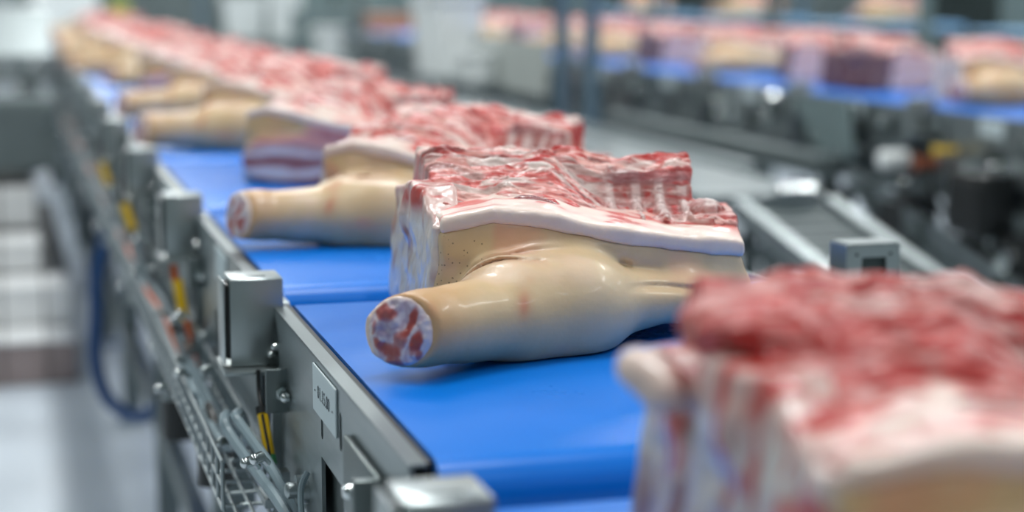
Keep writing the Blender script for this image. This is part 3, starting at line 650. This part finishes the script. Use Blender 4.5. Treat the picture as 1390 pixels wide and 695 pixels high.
ORD = ['first', 'second', 'third', 'fourth', 'fifth', 'sixth', 'seventh', 'eighth', 'ninth', 'tenth', 'eleventh', 'twelfth', 'thirteenth', 'fourteenth', 'fifteenth', 'sixteenth']
TINT = ['tan shank toward the left', 'red top and pale shank', 'cream-coloured shank', 'pinkish top, much blurred']
for k in range(3, 15):
    src = [D, B, A, E_][(k*3) % 4] if k != 3 else D
    place(src, O1 + Vector((R_.uniform(0.0, .08), 0.83*k - (0.12 if k == 3 else 0.03), 0)), -YAW - math.radians(R_.uniform(15, 48)),
          '%s pork shoulder along the near conveyor from the viewer, %s' % (ORD[k+1], TINT[k % 4]), 1.0 + R_.uniform(-.05, .08), GH)

# ================================================================ second blue conveyor to the right, with its own row of shoulders
X2 = 2.72
G2 = 'bays of the second blue conveyor'
for k in range(13):
    y = 3.30 + PITCH*k
    c = copy_tree(b0); c.location = (X2, y, BZ); c['group'] = G2
    c['label'] = {0: 'bay of the second blue conveyor at the right edge, nearest on that line', 1: 'second bay of the right-hand blue conveyor, left of the one at the frame edge',
                  2: 'third bay of the right-hand blue conveyor, with the bright strip of light on its belt'}.get(k, 'blurred bay of the second blue conveyor, %s one counted from the right edge' % ORD[k])
fr2 = thing('conveyor_frame', 'dark grey legs and beams carrying the second blue conveyor', 'frame', (3.05, 8.5, 0))
for xx in (X2+0.005, X2+0.55):
    child(MB().box(xx, xx+0.045, 3.3, 14.3, BZ-0.27, BZ-0.19, 0.004), 'rail', M['dark_steel'], fr2)
    child(MB().box(xx, xx+0.045, 3.3, 14.3, 0.28, 0.34, 0.004), 'lower_rail', M['dark_steel'], fr2)
    for k in range(9):
        yy = 3.9 + 1.25*k
        child(MB().box(xx-0.003, xx+0.05, yy-0.03, yy+0.03, 0.03, BZ-0.19, 0.004), 'leg', M['deep_steel'], fr2)
        child(MB().cyl((xx+0.023, yy, 0), (xx+0.023, yy, 0.03), 0.045, n=14), 'foot', M['dark_steel'], fr2)
for k in range(9): child(MB().box(X2+0.05, X2+0.55, 3.9+1.25*k-0.02, 3.9+1.25*k+0.02, BZ-0.26, BZ-0.21), 'cross_bar', M['deep_steel'], fr2)
child(MB().box(X2-0.20, X2-0.12, 5.35, 7.5, BZ-0.245, BZ-0.175, 0.006), 'side_beam', M['dark_steel'], fr2)
for yy in (5.45, 6.2, 7.2): child(MB().box(X2-0.13, X2+0.01, yy-0.02, yy+0.02, BZ-0.235, BZ-0.195), 'beam_arm', M['dark_steel'], fr2)
tp = thing('guard_panel', 'plain grey-green tapering guard plate below the second conveyor', 'panel', (X2-0.08, 5.5, BZ-0.1))
child(MB().prism([(5.30, BZ-0.185), (5.58, BZ-0.185), (5.80, BZ-0.005), (5.36, BZ-0.005)], [], 'X', X2-0.085, X2-0.078), 'plate', M['teal'], tp)
child(MB().box(X2-0.079, X2-0.03, 5.40, 5.72, BZ-0.03, BZ-0.012), 'plate_arm', M['dark_steel'], tp)
# gearmotors under every second bay
pm = None
for k in range(7):
    y = 4.35 + 1.25*k
    if pm is None:
        pm = thing('gear_motor', '', 'motor', (X2-0.02, y, BZ-0.38), 0, 'gear motors under the second conveyor')
        MB().box(-0.06, 0.06, -0.07, 0.07, -0.07, 0.07, 0.012).build('gearbox', M['black_plastic'], pm, True)
        MB().cyl((0, 0.07, 0), (0, 0.30, 0), 0.06, n=18).build('motor_can', M['deep_steel'], pm, True)
        for q in range(6): MB().cyl((0, 0.10+0.034*q, 0), (0, 0.108+0.034*q, 0), 0.068, n=18).build('cooling_fin', M['deep_steel'], pm)
        MB().cyl((-0.06, 0, 0), (-0.085, 0, 0), 0.03, n=16).build('shaft_cap', M['shiny'], pm, True)
        MB().box(-0.02, 0.02, -0.02, 0.02, 0.06, 0.12).build('mount', M['dark_steel'], pm)
        g = pm
    else: g = copy_tree(pm)
    g.location = (X2-0.02, y, BZ-0.38); g['label'] = '%s dark ribbed gear motor under the second conveyor, counted from the right' % ORD[k]
wl = thing('hand_wheel', 'round white knob below the second conveyor near the right edge', 'knob', (X2-0.10, 5.0, BZ-0.16))
child(MB().cyl((X2-0.06, 5.0, BZ-0.16), (X2-0.14, 5.0, BZ-0.16), 0.030, n=20).ball((X2-0.14, 5.0, BZ-0.16), 0.030, 16, 10, (0.4, 1, 1)), 'knob', M['white'], wl, True)
child(MB().cyl((X2-0.02, 5.0, BZ-0.16), (X2-0.06, 5.0, BZ-0.16), 0.045, n=20), 'flange', M['black_plastic'], wl, True)
for nm, mm, y, z, r_, lab in (('sensor_plug', 'brown', 4.86, -0.158, 0.018, 'orange-brown round plug right of the white knob under the second conveyor'), ('sensor_plug', 'yellow', 4.75, -0.11, 0.011, 'yellow plug below the second conveyor, above and right of the orange one')):
    t = thing(nm, lab, 'plug', (X2-0.06, y, BZ+z))
    child(MB().cyl((X2-0.03, y, BZ+z), (X2-0.10, y, BZ+z), r_, n=14).ball((X2-0.10, y, BZ+z), r_, 12, 8, (.5, 1, 1.6)), 'cap', M[mm], t, True)
    child(MB().tube([(X2-0.04, y, BZ+z), (X2-0.06, y-0.02, BZ+z-0.06), (X2-0.03, y-0.05, BZ+z-0.15)], 0.006), 'lead', M['black'], t, True)
for y, z, hgt, lab in ((4.52, -0.24, 0.18, 'black switch box hanging under the second conveyor at the right edge'), (4.95, -0.36, 0.20, 'black switch box below the white knob'), (6.6, -0.34, 0.16, 'small black switch box under the middle of the second conveyor')):
    t = thing('switch_box', lab, 'box', (X2-0.07, y, BZ+z))
    child(MB().box(X2-0.13, X2-0.02, y-0.10, y+0.10, BZ+z-hgt/2, BZ+z+hgt/2, 0.01), 'housing', M['black_plastic'], t, True)
    child(MB().box(X2-0.136, X2-0.129, y-0.085, y+0.085, BZ+z-hgt/2+0.02, BZ+z+hgt/2-0.02, 0.003), 'lid', M['black'], t)
    for q in (-0.05, 0.05): child(MB().cyl((X2-0.07, y+q, BZ+z-hgt/2), (X2-0.07, y+q, BZ+z-hgt/2-0.03), 0.014, n=10), 'cable_nut', M['shiny'], t, True)
# shiny bolts added so that the lamps give small bright glints
for i, (y, z) in enumerate([(6.55, -0.075), (6.53, -0.125), (6.05, -0.03), (6.07, -0.10), (5.0, -0.23), (5.55, -0.045), (7.5, -0.08), (4.5, -0.14), (8.3, -0.07)]):
    o = MB().cyl((X2-0.03, y, BZ+z), (X2-0.055, y, BZ+z), 0.016, n=14).ball((X2-0.055, y, BZ+z), 0.016, 14, 8).build('glint_bolt', M['shiny'], None, True)
    tag(o, 'added shiny glint bolt below the second belt, %s of such bolts from the right' % ORD[[6, 5, 3, 4, 1, 2, 7, 0, 8][i]], 'bolt', 'added glint bolts on the second conveyor')
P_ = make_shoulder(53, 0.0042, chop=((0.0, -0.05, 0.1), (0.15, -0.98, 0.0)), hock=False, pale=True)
H2 = [(3.55, D, 60), (4.36, P_, 5), (5.15, D, 10), (5.85, P_, -25), (6.55, P_, 15), (7.3, D, 15), (8.1, P_, -5), (8.9, D, 15), (9.7, A, 40), (10.5, P_, 0), (11.4, D, 50), (12.3, A, 30)]
L2 = ['brownish pork shoulder cut off by the right edge of the frame, on the second conveyor', 'pork shoulder with a bright white end, second from the right on the second conveyor', 'tan-ended pork shoulder with a dark side, third from the right on the second conveyor',
      'pale pink pork shoulder, fourth from the right on the second conveyor', 'pink pork shoulder above the bright belt strip, fifth from the right', 'cream-ended pork shoulder, sixth from the right on the second conveyor', 'pink pork shoulder just right of the two blue-grey posts']
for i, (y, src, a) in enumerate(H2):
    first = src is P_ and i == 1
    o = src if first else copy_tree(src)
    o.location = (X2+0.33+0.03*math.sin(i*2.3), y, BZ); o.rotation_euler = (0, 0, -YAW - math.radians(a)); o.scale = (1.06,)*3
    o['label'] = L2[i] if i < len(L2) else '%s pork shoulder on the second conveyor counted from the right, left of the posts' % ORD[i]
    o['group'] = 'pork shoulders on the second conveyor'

# ================================================================ lower flat conveyor with the incline that runs down from it
fl = thing('flat_conveyor', 'long low steel conveyor running between the two blue lines', 'conveyor', (2.0, 10, 0))
child(MB().box(1.83, 2.21, 4.62, 17.0, BZ-0.235, BZ-0.204, 0.006), 'slide_bed', M['steel'], fl)
child(MB().box(1.79, 1.83, 5.6, 17.0, BZ-0.27, BZ-0.155, 0.006), 'side_rail', M['steel'], fl)
child(MB().box(2.21, 2.25, 5.2, 17.0, BZ-0.27, BZ-0.175, 0.006), 'side_rail', M['steel'], fl)
child(MB().box(2.30, 2.36, 5.6, 17.0, BZ-0.30, BZ-0.21, 0.006), 'outer_rail', M['dark_steel'], fl)
for k in range(9):
    yy = 5.0 + 1.4*k
    for xx in (1.80, 2.21): child(MB().box(xx, xx+0.04, yy, yy+0.05, 0.0, BZ-0.23, 0.004), 'leg', M['dark_steel'], fl)
    child(MB().box(1.80, 2.37, yy+0.005, yy+0.045, BZ-0.30, BZ-0.262), 'cross_bar', M['dark_steel'], fl)
child(MB().cyl((2.055, 4.60, BZ-0.196), (2.165, 4.60, BZ-0.196), 0.018, n=18), 'nose_roller', M['shiny'], fl, True)
ic = thing('incline_conveyor', 'dark inclined conveyor between light rails, sloping down from the flat steel one', 'conveyor', (2.07, 3.4, 0))
def sloped(x0, x1, y0, z0, y1, z1, th, name, m):
    b = MB(); b.prism([(y0, BZ+z0), (y1, BZ+z1), (y1, BZ+z1-th), (y0, BZ+z0-th)], [], 'X', x0, x1); return child(b, name, m, ic)
sl_ = 0.197
def zz_(y, z0=-0.212): return z0 - sl_*(4.62-y)
sloped(1.965, 2.195, 4.58, zz_(4.58)-0.02, 2.0, zz_(2.0)-0.02, 0.02, 'belt', M['mesh_belt'])
y = 4.50; 
while y > 2.2:
    sloped(1.97, 2.19, y, zz_(y)-0.016, y-0.012, zz_(y-0.012)-0.016, 0.006, 'cleat', M['deep_steel']); y -= 0.09
for x0 in (1.925, 2.195): sloped(x0, x0+0.038, 4.60, zz_(4.60)+0.004, 2.0, zz_(2.0)+0.004, 0.055, 'rail', M['satin'])
sloped(1.72, 1.75, 4.40, -0.30, 2.0, -0.30-sl_*2.4, 0.035, 'outer_rail', M['steel'])
for q in (4.2, 3.4, 2.6): child(MB().box(1.72, 1.93, q-0.015, q+0.015, BZ+zz_(q)-0.12, BZ+zz_(q)-0.09), 'stay', M['dark_steel'], ic)
for xx in (1.93, 2.20):
    for q in (4.3, 2.3): child(MB().box(xx, xx+0.03, q-0.02, q+0.02, 0.0, BZ+zz_(q)-0.05), 'leg', M['dark_steel'], ic)
hr = thing('inclined_rail', 'double grey sloping rail running down below the second conveyor', 'rail', (2.6, 4.5, 0))
for dz, m in ((0, 'steel'), (-0.045, 'dark_steel')):
    b = MB(); b.prism([(5.25, BZ-0.205+dz), (2.6, BZ-0.205-0.2145*2.65+dz), (2.6, BZ-0.235-0.2145*2.65+dz), (5.25, BZ-0.235+dz)], [], 'X', 2.585, 2.62)
    child(b, 'rail', M[m], hr)
for q in (5.1, 4.75, 4.3, 3.6, 2.9):
    zq = BZ-0.22-0.2145*(5.25-q)
    child(MB().box(2.575, 2.63, q-0.02, q+0.02, zq-0.075, zq+0.018, 0.004), 'clamp', M['deep_steel'], hr)
    child(MB().box(2.59, 2.615, q-0.012, q+0.012, 0.0, zq-0.06), 'post', M['dark_steel'], hr)

# ================================================================ posts, tubs and machines farther back
pp = thing('steel_post', 'left blue-grey upright post of the pair behind the lower conveyor', 'post', (2.47, 7.95, 0), 0, 'blue-grey posts')
MB().box(-0.03, 0.03, -0.03, 0.03, 0.012, 4.6, 0.004).build('upright', M['bluegrey'], pp); MB().box(-0.08, 0.08, -0.08, 0.08, 0, 0.012).build('foot_plate', M['dark_steel'], pp)
for sx in (-0.06, 0.06): MB().cyl((sx, 0.06, 0.012), (sx, 0.06, 0.03), 0.012, n=6).build('bolt', M['shiny'], pp)
p2 = copy_tree(pp); p2.location = (2.515, 7.66, 0); p2['label'] = 'right blue-grey upright post of the pair behind the lower conveyor'
hb = thing('cable_duct', 'rust-brown covered duct standing between the two blue-grey posts', 'duct', (2.52, 8.1, 0))
MB().box(-0.035, 0.035, -0.03, 0.03, 0.0, BZ+0.005, 0.01).build('brown_cover', M['brown'], hb, True); MB().box(-0.03, 0.03, -0.025, 0.025, BZ+0.005, BZ+0.40, 0.01).build('upper_cover', mat('pinkish_beige', srgb(190, 160, 150), 0.5), hb, True)
def tub(x, y, z, w_, dpt, hgt, label, rz=0, m='white', stand=True):
    t = thing('plastic_tub', label, 'tub', (x, y, z), rz)
    b = MB(); bm = b.bm
    def ring(k, z_, inset): return [bm.verts.new((sx*(w_/2*k-inset), sy*(dpt/2*k-inset), z_)) for sx, sy in ((-1, -1), (1, -1), (1, 1), (-1, 1))]
    L = [ring(0.82, 0, 0), ring(1.0, hgt, 0), ring(1.0, hgt, 0.012), ring(0.82, 0.012, 0.012)]
    bm.faces.new(L[0][::-1])
    for a, c in zip(L, L[1:]):
        for i in range(4): bm.faces.new((a[i], a[(i+1) % 4], c[(i+1) % 4], c[i]))
    bm.faces.new(L[3]); b.build('shell', M[m], t)
    rim = MB(); e = 0.018
    rim.box(-w_/2-e, w_/2+e, -dpt/2-e, -dpt/2+0.004, hgt-0.03, hgt+0.004, 0.004).box(-w_/2-e, w_/2+e, dpt/2-0.004, dpt/2+e, hgt-0.03, hgt+0.004, 0.004)
    rim.box(-w_/2-e, -w_/2+0.004, -dpt/2, dpt/2, hgt-0.03, hgt+0.004, 0.004).box(w_/2-0.004, w_/2+e, -dpt/2, dpt/2, hgt-0.03, hgt+0.004, 0.004)
    rim.build('rim', M[m], t)
    for sx in (-1, 1): MB().tube([(sx*(w_/2+e), -0.06, hgt-0.03), (sx*(w_/2+e+0.03), -0.04, hgt-0.06), (sx*(w_/2+e+0.03), 0.04, hgt-0.06), (sx*(w_/2+e), 0.06, hgt-0.03)], 0.008, 6).build('handle', M[m], t, True)
    return t
def bench(x, y, w_, dpt, hgt, label, rz=0):
    t = thing('steel_bench', label, 'table', (x, y, 0), rz)
    MB().box(-w_/2, w_/2, -dpt/2, dpt/2, hgt-0.035, hgt, 0.004).build('top', M['satin'], t)
    MB().box(-w_/2+0.04, w_/2-0.04, -dpt/2+0.04, dpt/2-0.04, 0.22, 0.245).build('shelf', M['steel'], t)
    for sx in (-1, 1):
        for sy in (-1, 1): MB().box(sx*(w_/2-0.045)-0.02, sx*(w_/2-0.045)+0.02, sy*(dpt/2-0.045)-0.02, sy*(dpt/2-0.045)+0.02, 0, hgt-0.03).build('leg', M['steel'], t)
    return t
# the bright tubs standing on benches beyond the lower conveyor
bench(2.60, 14.9, 0.5, 0.5, 0.72, 'small steel bench under the round-looking white tub'); tub(2.60, 14.9, 0.72, 0.22, 0.24, 0.26, 'small white tub far back, left of centre near the top')
bench(2.58, 17.9, 0.7, 0.5, 0.80, 'steel bench far back, behind the far red row'); tub(2.70, 17.9, 0.80, 0.30, 0.3, 0.55, 'tall white tub far back at the top, left of the small round one')
tub(2.38, 18.6, 0.80, 0.40, 0.34, 0.42, 'pale blue-white tub over a navy base at the top left'); 
bench(2.30, 18.6, 0.7, 0.6, 0.80, 'steel bench carrying the pale blue-white tub')
t = thing('tub_liner', 'navy crate under the rim of the pale blue-white tub', 'crate', (1.75, 18.3, 0.0)); MB().box(-.14, .14, -.12, .12, 0, 0.80, 0.01).box(-.15, .15, -.13, .13, .78, .82, .01).build('crate_body', M['navy'], t)
bench(2.53, 10.45, 0.28, 0.9, 0.80, 'steel bench under the big white tub'); tub(2.53, 10.45, 0.80, 0.27, 0.72, 0.47, 'big bright white tub left of the blue-grey posts')
t = thing('splash_guard', 'pale grey guard panel along the second conveyor, left of the posts', 'panel', (2.62, 9.4, BZ))
MB().box(-0.006, 0.006, -0.72, 0.72, -0.19, 0.09, 0.002).build('sheet', mat('pale_grey_sheet', srgb(176, 182, 178), 0.5), t)
for q in (-0.6, 0, 0.6): MB().box(0.006, 0.03, q-0.02, q+0.02, -0.18, 0.06).build('bracket', M['dark_steel'], t)
tub(2.53, 9.72, 0.80, 0.16, 0.16, 0.17, 'little white tub just right of the big bright one'); bench(2.53, 9.72, 0.2, 0.4, 0.80, 'narrow steel bench under the little white tub')

# third line, far right, with pale blue belts
ln = thing('far_conveyor', 'third conveyor at the far right with pale blue belt pieces', 'conveyor', (5.3, 10.5, 0))
for k in range(10):
    y = 6.6 + 1.1*k
    if k % 2: child(MB().box(4.95, 5.65, y, y+0.95, BZ+0.09, BZ+0.14, 0.015), 'belt', M['paleblue'], ln, True)
    child(MB().box(4.93, 4.95, y-0.05, y+1.0, BZ-0.08, BZ+0.125), 'side_plate', M['dark_steel'], ln)
    for xx in (4.96, 5.6): child(MB().box(xx, xx+0.05, y+0.4, y+0.45, 0, BZ+0.09), 'leg', M['deep_steel'], ln)
for i, (y, src, a) in enumerate([(8.2, D, 30), (10.4, A, 20), (12.6, B, 45), (14.8, D, 10)]):
    place(src, (5.3, y, BZ+0.14), -YAW-math.radians(a), '%s pork shoulder from the right on the third conveyor with pale blue belts' % ORD[i], 1.0, 'pork shoulders on the third conveyor')
# machine cabinets and uprights across the back of the hall
def cabinet(x, y, w_, dpt, hgt, m, label, n=2, rz=0):
    t = thing('machine_cabinet', label, 'cabinet', (x, y, 0), rz)
    MB().box(-w_/2, w_/2, -dpt/2, dpt/2, 0.12, hgt, 0.01).build('body', M[m], t)
    for i in range(n):
        a = -w_/2 + 0.02 + i*(w_-0.02)/n; b = a + (w_-0.02)/n - 0.02
        dr = MB().box(a, b, -dpt/2-0.02, -dpt/2+0.002, 0.16, hgt-0.04, 0.006).build('door', M[m], t)
        MB().cyl((b-0.05, -dpt/2-0.045, hgt*0.55-0.08), (b-0.05, -dpt/2-0.045, hgt*0.55+0.08), 0.010).box(b-0.06, b-0.04, -dpt/2-0.045, -dpt/2-0.015, hgt*0.55-0.075, hgt*0.55-0.055).box(b-0.06, b-0.04, -dpt/2-0.045, -dpt/2-0.015, hgt*0.55+0.055, hgt*0.55+0.075).build('handle', M['shiny'], dr)
    for sx in (-1, 1):
        for sy in (-1, 1): MB().cyl((sx*(w_/2-0.06), sy*(dpt/2-0.06), 0), (sx*(w_/2-0.06), sy*(dpt/2-0.06), 0.13), 0.022).build('foot', M['dark_steel'], t)
    return t
CAB = [(3.6, 19.5, 1.4, 0.8, 1.6, 'teal', 'wide grey-green cabinet at the back behind the far red row'), (5.2, 19.0, 1.1, 0.8, 1.7, 'dark_steel', 'dull steel cabinet at the back, right of the wide grey-green one'),
       (3.05, 16.6, 0.9, 0.7, 1.10, 'teal', 'low grey-green cabinet behind the lower conveyor, left of the small white tub'), (4.3, 15.2, 1.2, 0.7, 1.35, 'teal', 'grey-green cabinet behind the big white tub'),
       (6.9, 17.5, 1.5, 0.8, 1.8, 'deep_steel', 'dark cabinet far behind the blue-grey posts'), (6.6, 14.0, 1.0, 0.7, 1.45, 'satin', 'light steel cabinet behind the second row of meat'),
       (8.3, 15.0, 1.3, 0.7, 1.7, 'deep_steel', 'dark cabinet behind the third conveyor, centre right'), (8.0, 12.3, 1.0, 0.7, 1.4, 'teal', 'grey-green cabinet behind the third conveyor at the right'),
       (9.2, 11.2, 1.2, 0.7, 1.7, 'deep_steel', 'dark tall cabinet near the top right corner'), (7.4, 10.2, 0.9, 0.6, 1.30, 'dark_steel', 'dull low cabinet near the top right corner'), (1.9, 24.5, 1.6, 0.8, 1.6, 'dark_steel', 'dull steel cabinet at the end of the hall above the far red row'),
       (-0.4, 25.5, 1.5, 0.8, 1.5, 'satin', 'bright steel cabinet at the end of the hall, top left corner'), (0.75, 23.0, 0.8, 0.7, 1.38, 'white', 'white cabinet at the end of the near conveyor line'), (9.8, 17.5, 1.6, 0.8, 1.9, 'teal', 'grey-green cabinet by the right wall'), (7.9, 20.5, 1.6, 0.8, 1.9, 'satin', 'light steel cabinet by the back wall, right of centre')]
for c in CAB: cabinet(*c)
UP = [(3.0, 15.6), (3.35, 13.0), (3.7, 12.2), (4.2, 11.4), (4.45, 10.1), (4.5, 8.3), (4.3, 6.9), (5.9, 12.8), (6.3, 11.7), (6.2, 9.6), (3.2, 17.9), (2.2, 21.0), (1.5, 20.5)]
for i, (x, y) in enumerate(UP):
    c = copy_tree(pp); c.location = (x, y, 0); c['group'] = 'uprights across the back of the hall'; c['label'] = 'thin %s upright at the back, %s such upright from the left' % (['dull grey', 'grey-green', 'dark', 'blue-grey'][i % 4], ORD[sorted(UP, key=lambda q: q[0]/q[1]).index((x, y))])
    for ch in c.children:
        if ch.name.startswith('upright'):
            ch.data = ch.data.copy(); ch.data.materials[0] = M[['dark_steel', 'teal', 'deep_steel', 'bluegrey'][i % 4]]
t = thing('signal_box', 'small yellow-green box at the far end of the near conveyor', 'box', (1.18, 19.2, 0)); MB().box(-.09, .09, -.06, .06, 0.95, 1.17, .015).build('lid', M['lime'], t, True); MB().box(-.03, .03, -.03, .03, 0, .95).build('stand', M['dark_steel'], t)
t = thing('crate', 'orange crate far back near the top, left of the big white tub', 'crate', (3.2, 15.3, 0)); MB().box(-.17, .17, -.15, .15, 0.85, 1.06, .01).box(-.185, .185, -.165, .165, 1.03, 1.07, .005).build('crate_body', mat('dull_orange', srgb(202, 140, 112), 0.5), t); MB().box(-.2, .2, -.2, .2, 0, .85, .01).build('pedestal', M['teal'], t)

# ================================================================ left side: steps and the machine stand
st = thing('tiled_steps', 'pale tiled steps rising on the left beyond the wet floor', 'steps', (-0.6, 6.6, 0))
R_ = random.Random(2)
for i, (yf, z0, z1, xr) in enumerate([(6.10, 0.0, 0.155, 0.20), (6.37, 0.155, 0.29, 0.20), (6.68, 0.29, 0.40, 0.12), (7.1, 0.40, 0.54, 0.10)]):
    child(MB().box(-1.6, xr, yf+0.012, 9.0, z0, z1-0.012), 'step_core', M['grout'], st)
    x = -1.6
    while x < xr-0.03:
        x1 = min(x+0.142, xr)
        child(MB().box(x+0.004, x1-0.004, yf+R_.uniform(0, .004), yf+0.014, z0+0.004, z1-0.004, 0.003, seg=1), 'tile', M['riser'] if i == 0 else M['tile'], st)
        child(MB().box(x+0.004, x1-0.004, yf-0.006, yf+0.30, z1-0.013, z1-R_.uniform(0, .002), 0.003, seg=1), 'tile', M['tile'], st)
        x = x1
ms = thing('machine_stand', 'tall grey steel stand with a pale hood at the left edge', 'machine', (0.0, 8.3, 0))
for xx in (-0.14, 0.10):
    for yy in (-0.45, 0.45): MB().box(xx-0.03, xx+0.03, yy-0.03, yy+0.03, 0.0 if 0 else 0.54, 1.05, 0.004).build('leg', M['dark_steel'], ms)
MB().box(-0.20, 0.20, -0.5, 0.5, 0.92, 1.04, 0.01).build('deck', M['satin'], ms)
MB().prism([(-0.50, 1.04), (0.50, 1.04), (0.42, 1.22), (-0.40, 1.22)], [], 'X', -0.20, 0.19).build('hood', M['satin'], ms)
MB().box(-0.17, 0.13, -0.46, -0.42, 0.70, 0.76).build('cross_bar', M['dark_steel'], ms)
for i, (x, z) in enumerate([(0.06, 0.89), (0.14, 0.86), (-0.06, 0.88), (0.0, 0.96), (0.12, 0.99)]): MB().cyl((x, -0.48, z), (x, -0.52, z), 0.02, n=14).ball((x, -0.52, z), 0.02, 12, 8).build('glint_knob', M['shiny'], ms, True)  # polished knobs added only to give bright glints
ms.location.z = 0

ec = thing('electric_cabinet', 'dull grey enclosure standing on the top step at the left edge', 'cabinet', (0.06, 7.5, 0.54))
MB().box(-0.17, 0.13, -0.2, 0.2, 0.06, 0.34, 0.008).build('body', M['dark_steel'], ec)
d_ = MB().box(-0.15, 0.13, -0.212, -0.198, 0.08, 0.32, 0.005).build('door', M['dark_steel'], ec)
MB().cyl((0.10, -0.212, 0.26), (0.10, -0.235, 0.26), 0.016, n=12).build('lock', M['shiny'], d_)
for sx in (-0.14, 0.12):
    for sy in (-0.17, 0.17): MB().box(sx-0.015, sx+0.015, sy-0.015, sy+0.015, 0, 0.065).build('leg', M['deep_steel'], ec)
